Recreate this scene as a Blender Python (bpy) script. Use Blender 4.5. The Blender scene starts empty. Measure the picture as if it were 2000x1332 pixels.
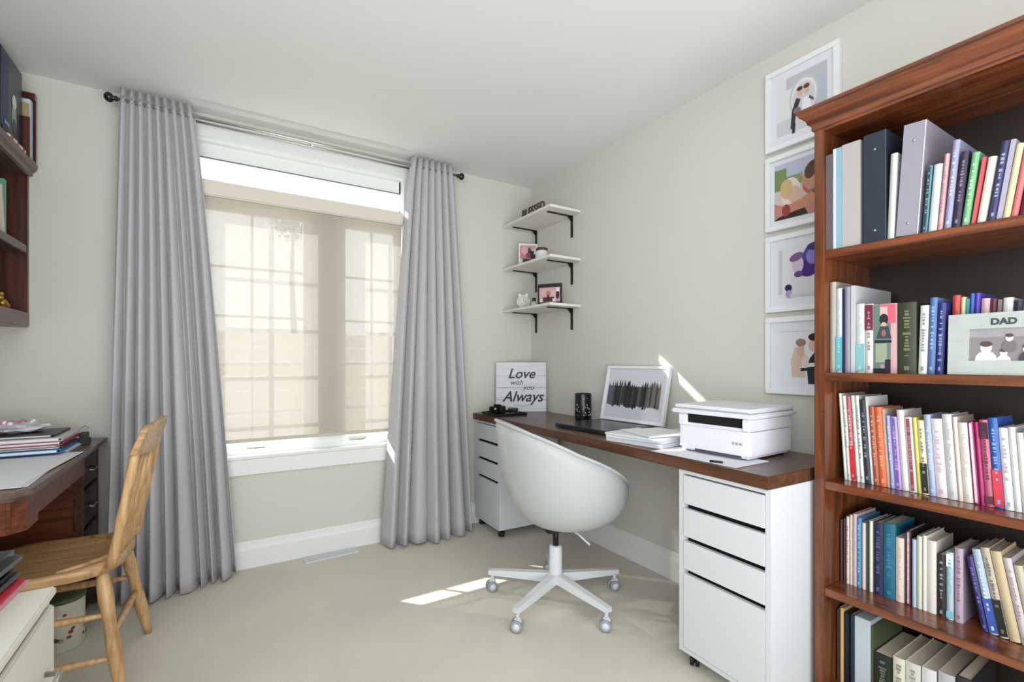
import bpy, bmesh, math, random
from mathutils import Matrix, Vector, Euler
random.seed(7)
S = bpy.context.scene
C = S.collection
PI = math.pi
R = math.radians

# ------------------------------------------------------------------ camera, world, lights, exposure
cd = bpy.data.cameras.new('camera'); cam = bpy.data.objects.new('camera', cd); C.objects.link(cam)
cd.sensor_width = 36.0; cd.lens = 36.0 * 929.0 / 2000.0
cd.shift_y = 40.0 / 2000.0
cd.clip_start = 0.02
cam.location = (-2.018, -2.989, 1.133); cam.rotation_euler = (R(90), 0, R(-31.75))
S.camera = cam

W = bpy.data.worlds.new('sky'); S.world = W; W.use_nodes = True
wn = W.node_tree.nodes; wl = W.node_tree.links
bg = wn['Background']; bg.inputs['Color'].default_value = (0.90, 0.95, 1.0, 1); bg.inputs['Strength'].default_value = 4.2

sd = bpy.data.lights.new('sun', 'SUN'); so = bpy.data.objects.new('sun', sd); C.objects.link(so)
sd.energy = 9.0; sd.angle = R(0.6); sd.color = (1.0, 0.95, 0.86)
so.rotation_euler = Vector((0.9, -1.0, -0.80)).to_track_quat('-Z', 'Y').to_euler()

def area(name, loc, aim, sx, sy, watts, col):
    l = bpy.data.lights.new(name, 'AREA'); o = bpy.data.objects.new(name, l); C.objects.link(o)
    l.shape = 'RECTANGLE'; l.size = sx; l.size_y = sy; l.energy = watts; l.color = col
    o.location = loc; o.rotation_euler = (Vector(aim) - Vector(loc)).to_track_quat('-Z', 'Y').to_euler()
    return o
area('room_fill_light', (-2.8, -3.35, 1.65), (-0.2, -1.3, 1.0), 1.8, 1.3, 29, (0.93, 0.97, 1.0))
area('room_soft_light', (-1.9, -4.0, 1.75), (-1.4, 0.0, 1.15), 2.2, 1.3, 7, (0.93, 0.97, 1.0))
area('room_bounce_light', (-1.5, -3.75, 0.7), (-1.4, -2.0, 2.44), 2.2, 0.8, 40, (0.93, 0.97, 1.0))
S.view_settings.view_transform = 'Standard'; S.view_settings.look = 'None'
S.view_settings.gamma = 1.0; S.view_settings.use_curve_mapping = False
S.view_settings.exposure = 0.27

# ------------------------------------------------------------------ materials
def srgb(c):
    f = lambda v: v / 12.92 if v <= 0.04045 else ((v + 0.055) / 1.055) ** 2.4
    return tuple(f(v / 255.0) for v in c) + (1.0,)
_mats = {}
def mat(name, col, rough=0.6, metal=0.0, noise=0.0, nscale=8.0, bump=0.0, bscale=60.0, stretch=(1, 1, 1), coat=0.0, spec=0.5):
    """col is an sRGB triple 0..255"""
    if name in _mats: return _mats[name]
    m = bpy.data.materials.new(name); m.use_nodes = True; _mats[name] = m
    n = m.node_tree.nodes; l = m.node_tree.links; b = n['Principled BSDF']
    b.inputs['Base Color'].default_value = srgb(col); b.inputs['Roughness'].default_value = rough
    b.inputs['Metallic'].default_value = metal; b.inputs['Coat Weight'].default_value = coat
    b.inputs['Specular IOR Level'].default_value = spec
    tc = n.new('ShaderNodeTexCoord'); mp = n.new('ShaderNodeMapping'); l.new(tc.outputs['Object'], mp.inputs['Vector'])
    mp.inputs['Scale'].default_value = stretch
    if noise > 0:
        t = n.new('ShaderNodeTexNoise'); t.inputs['Scale'].default_value = nscale; t.inputs['Detail'].default_value = 5
        l.new(mp.outputs[0], t.inputs['Vector'])
        rp = n.new('ShaderNodeValToRGB'); l.new(t.outputs['Fac'], rp.inputs[0])
        c = srgb(col)
        rp.color_ramp.elements[0].position = 0.3; rp.color_ramp.elements[1].position = 0.7
        rp.color_ramp.elements[0].color = tuple(v * (1 - noise) for v in c[:3]) + (1,)
        rp.color_ramp.elements[1].color = tuple(min(1, v * (1 + noise)) for v in c[:3]) + (1,)
        l.new(rp.outputs[0], b.inputs['Base Color'])
    if bump > 0:
        t = n.new('ShaderNodeTexNoise'); t.inputs['Scale'].default_value = bscale; t.inputs['Detail'].default_value = 3
        l.new(mp.outputs[0], t.inputs['Vector'])
        bp = n.new('ShaderNodeBump'); bp.inputs['Strength'].default_value = bump; bp.inputs['Distance'].default_value = 0.004
        l.new(t.outputs['Fac'], bp.inputs['Height']); l.new(bp.outputs[0], b.inputs['Normal'])
    return m

def woodmat(name, c1, c2, rough=0.35, axis='Y', scale=6.0, coat=0.2):
    if name in _mats: return _mats[name]
    m = bpy.data.materials.new(name); m.use_nodes = True; _mats[name] = m
    n = m.node_tree.nodes; l = m.node_tree.links; b = n['Principled BSDF']
    tc = n.new('ShaderNodeTexCoord'); mp = n.new('ShaderNodeMapping'); l.new(tc.outputs['Object'], mp.inputs['Vector'])
    s = {'X': (0.6, 9, 9), 'Y': (9, 0.6, 9), 'Z': (9, 9, 0.6)}[axis]; mp.inputs['Scale'].default_value = s
    t = n.new('ShaderNodeTexNoise'); t.inputs['Scale'].default_value = scale; t.inputs['Detail'].default_value = 7
    t.inputs['Distortion'].default_value = 0.6
    l.new(mp.outputs[0], t.inputs['Vector'])
    rp = n.new('ShaderNodeValToRGB'); l.new(t.outputs['Fac'], rp.inputs[0])
    rp.color_ramp.elements[0].position = 0.32; rp.color_ramp.elements[1].position = 0.68
    rp.color_ramp.elements[0].color = srgb(c1); rp.color_ramp.elements[1].color = srgb(c2)
    l.new(rp.outputs[0], b.inputs['Base Color'])
    b.inputs['Roughness'].default_value = rough; b.inputs['Coat Weight'].default_value = coat; b.inputs['Coat Roughness'].default_value = 0.15
    bp = n.new('ShaderNodeBump'); bp.inputs['Strength'].default_value = 0.12; bp.inputs['Distance'].default_value = 0.002
    l.new(t.outputs['Fac'], bp.inputs['Height']); l.new(bp.outputs[0], b.inputs['Normal'])
    return m

def fabric(name, col, weave=900, slub=0.12):
    m = bpy.data.materials.new(name); m.use_nodes = True; _mats[name] = m
    n = m.node_tree.nodes; l = m.node_tree.links; b = n['Principled BSDF']
    tc = n.new('ShaderNodeTexCoord'); mp = n.new('ShaderNodeMapping'); l.new(tc.outputs['Object'], mp.inputs['Vector'])
    mp.inputs['Scale'].default_value = (1, 1, 6)
    t = n.new('ShaderNodeTexNoise'); t.inputs['Scale'].default_value = weave * 0.12; t.inputs['Detail'].default_value = 6
    l.new(mp.outputs[0], t.inputs['Vector'])
    rp = n.new('ShaderNodeValToRGB'); l.new(t.outputs['Fac'], rp.inputs[0]); c = srgb(col)
    rp.color_ramp.elements[0].color = tuple(v * (1 - slub) for v in c[:3]) + (1,)
    rp.color_ramp.elements[1].color = tuple(v * (1 + slub) for v in c[:3]) + (1,)
    l.new(rp.outputs[0], b.inputs['Base Color']); b.inputs['Roughness'].default_value = 0.85
    b.inputs['Sheen Weight'].default_value = 0.2; b.inputs['Specular IOR Level'].default_value = 0.2
    bp = n.new('ShaderNodeBump'); bp.inputs['Strength'].default_value = 0.2; bp.inputs['Distance'].default_value = 0.001
    l.new(t.outputs['Fac'], bp.inputs['Height']); l.new(bp.outputs[0], b.inputs['Normal'])
    return m

def screen_shade(name):
    """woven sunscreen cloth: a share of plain see-through gaps, the rest diffusing yarn"""
    m = bpy.data.materials.new(name); m.use_nodes = True
    n = m.node_tree.nodes; l = m.node_tree.links
    for x in list(n): n.remove(x)
    o = n.new('ShaderNodeOutputMaterial'); tr = n.new('ShaderNodeBsdfTransparent'); tr.inputs[0].default_value = (1.0, 0.98, 0.95, 1)
    tl = n.new('ShaderNodeBsdfTranslucent'); tl.inputs[0].default_value = (0.22, 0.215, 0.21, 1)
    df = n.new('ShaderNodeBsdfDiffuse'); df.inputs[0].default_value = (0.70, 0.63, 0.53, 1)
    a = n.new('ShaderNodeMixShader'); a.inputs[0].default_value = 0.62; l.new(tl.outputs[0], a.inputs[1]); l.new(df.outputs[0], a.inputs[2])
    tc = n.new('ShaderNodeTexCoord'); mp = n.new('ShaderNodeMapping'); l.new(tc.outputs['Object'], mp.inputs['Vector']); mp.inputs['Scale'].default_value = (0.4, 1, 30)
    t = n.new('ShaderNodeTexNoise'); t.inputs['Scale'].default_value = 4; t.inputs['Detail'].default_value = 3; l.new(mp.outputs[0], t.inputs['Vector'])
    mr = n.new('ShaderNodeMapRange'); mr.inputs[3].default_value = 0.925; mr.inputs[4].default_value = 0.945; l.new(t.outputs['Fac'], mr.inputs[0])
    b = n.new('ShaderNodeMixShader'); l.new(mr.outputs[0], b.inputs[0]); l.new(tr.outputs[0], b.inputs[1]); l.new(a.outputs[0], b.inputs[2])
    l.new(b.outputs[0], o.inputs[0]); return m

def glassmat(name):
    m = bpy.data.materials.new(name); m.use_nodes = True
    n = m.node_tree.nodes; l = m.node_tree.links
    for x in list(n): n.remove(x)
    o = n.new('ShaderNodeOutputMaterial'); tr = n.new('ShaderNodeBsdfTransparent'); tr.inputs[0].default_value = (0.96, 0.98, 0.98, 1)
    g = n.new('ShaderNodeBsdfGlossy'); g.inputs['Roughness'].default_value = 0.02
    x = n.new('ShaderNodeMixShader'); x.inputs[0].default_value = 0.05; l.new(tr.outputs[0], x.inputs[1]); l.new(g.outputs[0], x.inputs[2])
    l.new(x.outputs[0], o.inputs[0]); return m

WALL = mat('wall_paint', (215, 213, 206), 0.9, bump=0.08, bscale=160, spec=0.2)
CEIL = mat('ceiling_paint', (232, 233, 231), 0.95, bump=0.05, bscale=220, spec=0.1)
CARPET = mat('carpet_pile', (224, 219, 206), 1.0, noise=0.06, nscale=2.2, bump=0.7, bscale=420, spec=0.05)
TRIM = mat('white_trim_paint', (236, 237, 236), 0.45)
VINYL = mat('white_window_vinyl', (238, 240, 240), 0.4)
SHADE = screen_shade('sunscreen_cloth')
CASS = mat('shade_cassette', (222, 214, 200), 0.5)
GLASS = glassmat('window_glass')
CURT = fabric('grey_curtain_cloth', (190, 188, 192))
WHITE = mat('white_lacquer', (216, 219, 224), 0.35)
WHITE2 = mat('white_plastic', (233, 233, 240), 0.4)
SHELLW = mat('shell_offwhite', (186, 189, 190), 0.55, bump=0.05, bscale=30)
BLACK = mat('black_plastic', (18, 18, 20), 0.35)
BLACKM = mat('black_metal', (28, 26, 26), 0.45, metal=0.3)
DARKGAP = mat('black_slot', (8, 8, 10), 0.9)
NICKEL = mat('brushed_nickel', (196, 194, 188), 0.3, metal=0.9)
CHERRY = woodmat('cherry_wood_upright', (74, 38, 20), (128, 70, 38), 0.32, 'Z', coat=0.35)
CHERRYY = woodmat('cherry_wood_long', (78, 38, 20), (134, 72, 38), 0.25, 'Y', coat=0.45)
CHERRYB = woodmat('cherry_back_shaded', (24, 14, 9), (38, 23, 15), 0.5, 'Z', coat=0.2)  # darkened cherry: the shade inside the shelves is put into this colour
WALNUT = woodmat('walnut_desktop', (64, 42, 34), (98, 68, 54), 0.35, 'Y')
WALEDGE = woodmat('walnut_edge_lit', (72, 44, 28), (104, 66, 44), 0.4, 'Y')  # edge copy of the walnut, light on the desk front kept in its tone
DESKW = woodmat('dark_stained_desk', (56, 30, 22), (96, 56, 38), 0.3, 'Y')
DESKT = woodmat('dark_stained_desktop', (84, 66, 56), (112, 90, 78), 0.35, 'Y')
DESKX = woodmat('reddish_lit_desk_side', (70, 34, 16), (122, 62, 30), 0.35, 'X')  # redder copy of the desk wood, its lit look put into the colour
OAK = woodmat('honey_oak', (176, 132, 84), (216, 178, 130), 0.45, 'Z')
OAKX = woodmat('honey_oak_seat', (166, 124, 80), (212, 172, 124), 0.45, 'X')
HUTCH = woodmat('hutch_wood', (58, 28, 22), (98, 52, 40), 0.35, 'Z')
HUTCHY = woodmat('hutch_wood_long', (70, 48, 42), (104, 76, 66), 0.35, 'Y')
CREAM = mat('cream_steel', (214, 212, 200), 0.4)
PAPER = mat('white_paper', (236, 236, 242), 0.85)
PAGES = mat('book_pages', (214, 204, 184), 0.9, noise=0.12, nscale=1.0, stretch=(1, 400, 1))
INK = mat('black_ink', (30, 30, 34), 0.8)
GREYINK = mat('grey_ink', (110, 112, 116), 0.8)
def pm(c, rough=0.55):
    return mat('tint_%02x%02x%02x' % c, c, rough)

# ------------------------------------------------------------------ mesh helpers (all coordinates are world coordinates)
class MB:
    def __init__(s): s.v = []; s.f = []; s.mi = []; s.sm = []
    def add(s, vs, fs, mi=0, smooth=False, M=None):
        b = len(s.v)
        for p in vs:
            p = Vector(p)
            if M is not None: p = M @ p
            s.v.append(tuple(p))
        for f in fs: s.f.append(tuple(b + i for i in f)); s.mi.append(mi); s.sm.append(smooth)
        return s
    def box(s, x0, x1, y0, y1, z0, z1, mi=0, M=None, bev=0.0):
        if x1 < x0: x0, x1 = x1, x0
        if y1 < y0: y0, y1 = y1, y0
        if z1 < z0: z0, z1 = z1, z0
        if bev > 0:
            bm = bmesh.new(); bmesh.ops.create_cube(bm, size=1)
            for v in bm.verts: v.co = Vector(((x0 + x1) / 2 + v.co.x * (x1 - x0), (y0 + y1) / 2 + v.co.y * (y1 - y0), (z0 + z1) / 2 + v.co.z * (z1 - z0)))
            bmesh.ops.bevel(bm, geom=bm.edges[:], offset=bev, segments=2, affect='EDGES')
            bm.verts.ensure_lookup_table()
            s.add([v.co.copy() for v in bm.verts], [[v.index for v in f.verts] for f in bm.faces], mi, False, M); bm.free(); return s
        vs = [(x, y, z) for x in (x0, x1) for y in (y0, y1) for z in (z0, z1)]
        return s.add(vs, [(0, 1, 3, 2), (4, 6, 7, 5), (0, 4, 5, 1), (2, 3, 7, 6), (0, 2, 6, 4), (1, 5, 7, 3)], mi, False, M)
    def tube(s, pts, rad, seg=12, mi=0, M=None, caps=True):
        pts = [Vector(p) for p in pts]; n = len(pts)
        rads = rad if isinstance(rad, (list, tuple)) else [rad] * n
        vs = []; fs = []; up = None
        for i in range(n):
            t = (pts[min(i + 1, n - 1)] - pts[max(i - 1, 0)]).normalized()
            if up is None: up = Vector((0, 0, 1)) if abs(t.z) < 0.9 else Vector((1, 0, 0))
            a = t.cross(up).normalized(); b = a.cross(t).normalized(); up = b
            for k in range(seg):
                th = 2 * PI * k / seg; vs.append(pts[i] + (a * math.cos(th) + b * math.sin(th)) * rads[i])
        for i in range(n - 1):
            for k in range(seg):
                fs.append((i * seg + k, i * seg + (k + 1) % seg, (i + 1) * seg + (k + 1) % seg, (i + 1) * seg + k))
        s.add(vs, fs, mi, True, M)
        if caps:
            b0 = len(s.v) - len(vs)
            s.f.append(tuple(b0 + k for k in reversed(range(seg)))); s.mi.append(mi); s.sm.append(False)
            s.f.append(tuple(b0 + (n - 1) * seg + k for k in range(seg))); s.mi.append(mi); s.sm.append(False)
        return s
    def lathe(s, prof, cx, cy, seg=24, mi=0, M=None, z0=0.0, smooth=True):
        """prof: list of (r, z)"""
        vs = []; fs = []
        for r, z in prof:
            for k in range(seg):
                th = 2 * PI * k / seg; vs.append((cx + r * math.cos(th), cy + r * math.sin(th), z0 + z))
        n = len(prof)
        for i in range(n - 1):
            for k in range(seg):
                fs.append((i * seg + k, i * seg + (k + 1) % seg, (i + 1) * seg + (k + 1) % seg, (i + 1) * seg + k))
        fs.append(tuple(reversed(range(seg)))); fs.append(tuple((n - 1) * seg + k for k in range(seg)))
        return s.add(vs, fs, mi, smooth, M)
    def extr(s, poly, d, M=None, mi=0):
        """poly in local XY extruded along local Z by d, placed by M"""
        n = len(poly); vs = [(p[0], p[1], 0) for p in poly] + [(p[0], p[1], d) for p in poly]
        fs = [tuple(reversed(range(n))), tuple(range(n, 2 * n))] + [(i, (i + 1) % n, n + (i + 1) % n, n + i) for i in range(n)]
        return s.add(vs, fs, mi, False, M)
    def sphere(s, c, r, mi=0, M=None, seg=12, ring=8, sc=(1, 1, 1)):
        vs = [(c[0], c[1], c[2] + r * sc[2])]; fs = []
        for i in range(1, ring):
            ph = PI * i / ring
            for k in range(seg):
                th = 2 * PI * k / seg; vs.append((c[0] + r * sc[0] * math.sin(ph) * math.cos(th), c[1] + r * sc[1] * math.sin(ph) * math.sin(th), c[2] + r * sc[2] * math.cos(ph)))
        vs.append((c[0], c[1], c[2] - r * sc[2])); L = len(vs) - 1
        for k in range(seg): fs.append((0, 1 + k, 1 + (k + 1) % seg)); fs.append((L, 1 + (ring - 2) * seg + (k + 1) % seg, 1 + (ring - 2) * seg + k))
        for i in range(ring - 2):
            for k in range(seg):
                a = 1 + i * seg; fs.append((a + k, a + seg + k, a + seg + (k + 1) % seg, a + (k + 1) % seg))
        return s.add(vs, fs, mi, True, M)

_W = {}                                   # world matrix of every object made here
def world(o): return _W.get(o.name, Matrix.Identity(4))
def obj(name, mb, mats, parent=None, label=None):
    me = bpy.data.meshes.new(name); me.from_pydata(mb.v, [], mb.f)
    if not isinstance(mats, (list, tuple)): mats = [mats]
    for m in mats: me.materials.append(m)
    me.polygons.foreach_set('material_index', mb.mi); me.polygons.foreach_set('use_smooth', mb.sm)
    o = bpy.data.objects.new(name, me); C.objects.link(o)
    M = world(parent) if parent else Matrix.Identity(4)
    if parent: o.parent = parent; me.transform(M.inverted())
    bm = bmesh.new(); bm.from_mesh(me); bmesh.ops.recalc_face_normals(bm, faces=bm.faces); bm.to_mesh(me); bm.free()
    me.update(); _W[o.name] = M
    if label: o['label'] = label
    return o
def box(name, dims, m, parent=None, bev=0.0, label=None, M=None):
    return obj(name, MB().box(*dims, bev=bev, M=M), m, parent, label)
def thing(name, label, cat, loc=(0, 0, 0), rot=(0, 0, 0), group=None):
    o = bpy.data.objects.new(name, None); C.objects.link(o); o.location = loc; o.rotation_euler = rot
    o.empty_display_size = 0.05
    o['label'] = label; o['category'] = cat
    if group: o['group'] = group
    _W[o.name] = Matrix.Translation(loc) @ Euler(rot).to_matrix().to_4x4()
    return o
def tag(o, label, cat, group=None, kind=None):
    o['label'] = label; o['category'] = cat
    if group: o['group'] = group
    if kind: o['kind'] = kind
    return o
def struct(name, mb, m, label, cat, parent=None):
    o = obj(name, mb, m, parent)
    if parent is None: o['kind'] = 'structure'; o['label'] = label; o['category'] = cat
    return o
def text_obj(name, s, size, m, M, parent, depth=0.001, shear=0.0, bold=0.0, align='CENTER', sx=1.0):
    cu = bpy.data.curves.new(name + '_curve', 'FONT'); cu.body = s; cu.size = size; cu.extrude = depth; cu.shear = shear
    cu.offset = bold; cu.align_x = align; cu.align_y = 'CENTER'; cu.resolution_u = 3
    t = bpy.data.objects.new(name + '_tmp', cu); C.objects.link(t)
    bpy.context.view_layer.update(); dg = bpy.context.evaluated_depsgraph_get()
    me = bpy.data.meshes.new_from_object(t.evaluated_get(dg)); bpy.data.objects.remove(t); bpy.data.curves.remove(cu)
    me.name = name; me.transform(Matrix.Diagonal((sx, 1, 1, 1))); me.transform(M); me.transform(world(parent).inverted())
    me.materials.clear(); me.materials.append(m)
    o = bpy.data.objects.new(name, me); C.objects.link(o); o.parent = parent; _W[o.name] = world(parent); return o
def basis(o, u, v):
    """matrix taking local x,y to u,v (world) at origin o"""
    u = Vector(u).normalized(); v = Vector(v).normalized(); w = u.cross(v)
    M = Matrix((u, v, w)).transposed().to_4x4(); M.translation = Vector(o); return M
def ell(cx, cy, a, b, n=14, rot=0.0):
    return [(cx + a * math.cos(t) * math.cos(rot) - b * math.sin(t) * math.sin(rot), cy + a * math.cos(t) * math.sin(rot) + b * math.sin(t) * math.cos(rot)) for t in [2 * PI * i / n for i in range(n)]]
def rc(x0, y0, x1, y1): return [(x0, y0), (x1, y0), (x1, y1), (x0, y1)]
def printed(name, layers, M, parent, step=0.00025, label=None):
    """flat printed picture: coloured shapes, each a hair above the last"""
    mb = MB(); ms = []
    for i, (poly, col) in enumerate(layers):
        m = pm(col, 0.5)
        if m not in ms: ms.append(m)
        z = step * (i + 1); n = len(poly)
        mb.add([(p[0], p[1], z) for p in poly], [tuple(range(n))], ms.index(m), False, M)
    me_o = obj(name, mb, ms, parent, label)
    return me_o

# ------------------------------------------------------------------ room shell
XL, YB, H = -3.1, -4.3, 2.44
OX0, OX1, OZ0, OZ1 = -2.16, -1.0, 0.60, 2.34          # window opening
struct('floor', MB().box(XL - .15, .15, YB - .15, .15, -.12, 0), CARPET, 'beige wall to wall carpet with short pile', 'floor')
struct('ceiling', MB().box(XL - .15, .15, YB - .15, .15, H, H + .12), CEIL, 'flat off white painted ceiling', 'ceiling')
wb = MB()
wb.box(XL - .15, OX0, 0, .15, 0, H).box(OX1, .15, 0, .15, 0, H).box(OX0, OX1, 0, .15, 0, OZ0).box(OX0, OX1, 0, .15, OZ1, H)
struct('wall_back', wb, WALL, 'pale beige painted wall around the window', 'wall')
struct('wall_right', MB().box(0, .15, YB, 0, 0, H), WALL, 'pale beige painted wall behind desk and bookcase', 'wall')
struct('wall_left', MB().box(XL - .15, XL, YB, 0, 0, H), WALL, 'pale beige painted wall behind the dark desk', 'wall')
struct('wall_rear', MB().box(XL - .15, .15, YB - .15, YB, 0, H), WALL, 'pale beige painted wall behind the viewer', 'wall')
def baseboard(name, L, p0, ang, label):
    prof = [(0, 0), (0.016, 0), (0.016, 0.10), (0.013, 0.112), (0.009, 0.12), (0.008, 0.138), (0.004, 0.145), (0, 0.145)]
    M = Matrix.Translation(p0) @ Matrix.Rotation(ang, 4, 'Z') @ Matrix(((0, 0, 1, 0), (1, 0, 0, 0), (0, 1, 0, 0), (0, 0, 0, 1)))
    struct(name, MB().extr(prof, L, M), TRIM, label, 'baseboard')
baseboard('baseboard_back', 3.1 - 0.02, (-0.017, 0, 0), PI, 'white moulded baseboard under the window')
baseboard('baseboard_right', 4.3, (0, YB, 0), PI / 2, 'white moulded baseboard along the desk wall')

# window -------------------------------------------------------------
win = thing('window_1', 'white double casement window with transom and grilles', 'window', ((OX0 + OX1) / 2, 0.07, OZ0)); win['kind'] = 'structure'
fr = MB(); y0, y1 = 0.035, 0.09
fr.box(OX0, OX0 + .045, y0, y1, OZ0, OZ1).box(OX1 - .012, OX1, y0, y1, OZ0, OZ1)
fr.box(OX0, OX1, y0, y1, OZ0, .645).box(OX0, OX1, y0, y1, 2.225, OZ1)
fr.box(OX0, OX1, y0, y1, 1.985, 2.11)
fr.box(-1.555, -1.375, 0.02, y1, .645, 1.985)
obj('window_frame', fr, VINYL, win)
def sash(xa, xb, xm, rows):
    s = MB(); a, b = 0.06, 0.09; w = 0.03
    s.box(xa, xa + w, a, b, .645, 1.985).box(xb - w, xb, a, b, .645, 1.985).box(xa + w, xb - w, a, b, .645, .668).box(xa + w, xb - w, a, b, 1.96, 1.985)
    so_ = obj('sash', s, VINYL, win)
    for z in rows: box('muntin', (xa + w, xb - w, .074, .084, z - .007, z + .007), VINYL, so_)
    for x in xm: box('muntin', (x - .007, x + .007, .0735, .0845, .668, 1.96), VINYL, so_)
    obj('pane', MB().box(xa + w, xb - w, .0775, .0805, .668, 1.96), GLASS, so_)
sash(OX0 + .045, -1.555, (-1.853,), (.845, 1.118, 1.385, 1.657))
sash(-1.375, OX1 - .012, (-1.18,), (.845, 1.118, 1.385, 1.657))
box('head_shadow_line', (OX0 + .045, OX1 - .012, .030, .036, 2.220, 2.2255), mat('grey_shadow_line', (96, 104, 108), .7), win)  # dark strip painted in for the shadow gap between head rail and glass
obj('transom_pane', MB().box(OX0 + .045, OX1 - .012, .0775, .0805, 2.11, 2.225), GLASS, win)
trim = MB()
trim.box(OX0 - .07, OX0, -.018, 0, .60, 2.40).box(OX1, OX1 + .06, -.018, 0, .60, 2.40).box(OX0 - .07, OX1 + .06, -.02, 0, 2.315, 2.40)
trim.box(OX0, OX1, -.0, .036, 2.30, 2.34)
trim.box(OX0 - .07, OX1 + .06, -.022, 0, .512, .60, bev=.004).box(OX0 - .09, OX1 + .08, -.032, .036, .60, .618, bev=.005)
trim.box(OX0, OX0 + .004, 0, .036, .618, 2.30).box(OX1 - .004, OX1, 0, .036, .618, 2.30)
struct('trim_1', trim, TRIM, 'white window casing and sill board', 'trim')
# small locks seen below the shade
for x in (-1.83, -1.27):
    l = MB().box(x - .05, x + .05, .045, .06, .650, .662, bev=.003).box(x - .008, x + .03, .035, .047, .652, .660)
    obj('sash_lock', l, NICKEL, win)
# roller shade
rs = thing('roller_shade', 'beige see-through roller shade covering the lower window', 'shade', (-1.56, -0.03, 2.0))
box('cassette', (-2.12, -1.012, -.052, 0.012, 2.0, 2.078), CASS, rs, bev=.006)
sh = MB(); nx = 1
sh.add([(-2.105, -.022, .709), (-1.018, -.022, .709), (-1.018, -.022, 2.0), (-2.105, -.022, 2.0)], [(0, 1, 2, 3)])
obj('shade_cloth', sh, SHADE, rs)
box('hem_bar', (-2.105, -1.018, -.029, -.015, .692, .711), mat('hem_bar_beige', (196, 192, 178), .5), rs, bev=.003)

# outdoors -----------------------------------------------------------
g = struct('ground_outside', MB().box(-14, 18, .3, 30, -.9, -.75), mat('pale_patio', (206, 200, 190), .9, noise=.1, nscale=1.5), 'pale ground outside the window', 'ground')
fn = thing('garden_fence', 'cream board fence seen through the lower window panes', 'fence', (-1.5, 5.6, -.75))
FB = mat('cream_fence_paint', (226, 208, 186), .8, noise=.05, nscale=3)
for i in range(10):
    box('board', (-5.0, 6.0, 5.6, 5.63, -.74 + i * .235, -.74 + i * .235 + .222), FB, fn, bev=.004)
for x in (-5, -3.15, -1.3, .55, 2.4, 4.25, 6.0):
    box('post', (x - .05, x + .05, 5.63, 5.72, -.75, 1.66), FB, fn)
tr = thing('garden_tree', 'pale leafy tree top behind the transom glass', 'tree', (-0.3, 11.0, -.75))
obj('trunk', MB().tube([(-.3, 11, -.75), (-.25, 11, 1.5), (-.32, 11.05, 3.4), (-.28, 11, 4.8)], [.11, .09, .06, .03], 8), mat('pale_bark', (150, 140, 132), .9), tr)
rl = random.Random(3); lf = MB()
for i in range(900):
    a = rl.uniform(0, 2 * PI); rr = rl.random() ** .5; zz = rl.uniform(-1, 1); w = math.sqrt(max(0, 1 - zz * zz))
    c = Vector((-.3 + .62 * rr * w * math.cos(a), 11 + .6 * rr * w * math.sin(a), 4.95 + .62 * zz * rl.random() ** .3))
    q = Euler((rl.uniform(0, 3), rl.uniform(0, 3), rl.uniform(0, 3))).to_matrix()
    s_ = rl.uniform(.03, .06)
    lf.add([c + q @ Vector(p) for p in ((-s_, 0, 0), (0, -s_ * .5, 0), (s_, 0, .01), (0, s_ * .5, 0))], [(0, 1, 2, 3)])
lo = obj('leaves', lf, mat('silvery_leaf', (104, 124, 144), .8), tr); lo['kind'] = 'stuff'

# ------------------------------------------------------------------ curtain rod and curtains
rod = thing('curtain_rod', 'brushed metal curtain rod above the window with round finials', 'curtain rod', (-1.54, -0.1, 2.372))
obj('rod', MB().tube([(-2.42, -.1, 2.372), (-.66, -.1, 2.372)], .0085, 14), NICKEL, rod)
obj('inner_rod', MB().tube([(-2.36, -.045, 2.372), (-.72, -.045, 2.372)], .006, 12), NICKEL, rod)
for x, d in ((-2.42, -1), (-.66, 1)):
    M = Matrix.Translation((x, -.1, 2.372)) @ Matrix.Rotation(d * PI / 2, 4, 'Y')
    obj('finial', MB().lathe([(.009, 0), (.013, .002), (.013, .008), (.008, .012), (.019, .02), (.023, .03), (.02, .042), (.008, .05), (.001, .051)], 0, 0, 18, M=M), mat('dark_chrome', (70, 66, 64), .2, metal=.9), rod)
for x in (-2.36, -1.56, -.72):
    obj('bracket', MB().tube([(x, -.001, 2.385), (x, -.045, 2.378), (x, -.1, 2.36)], .005, 8).box(x - .012, x + .012, -.004, 0, 2.36, 2.41), NICKEL, rod)

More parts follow.
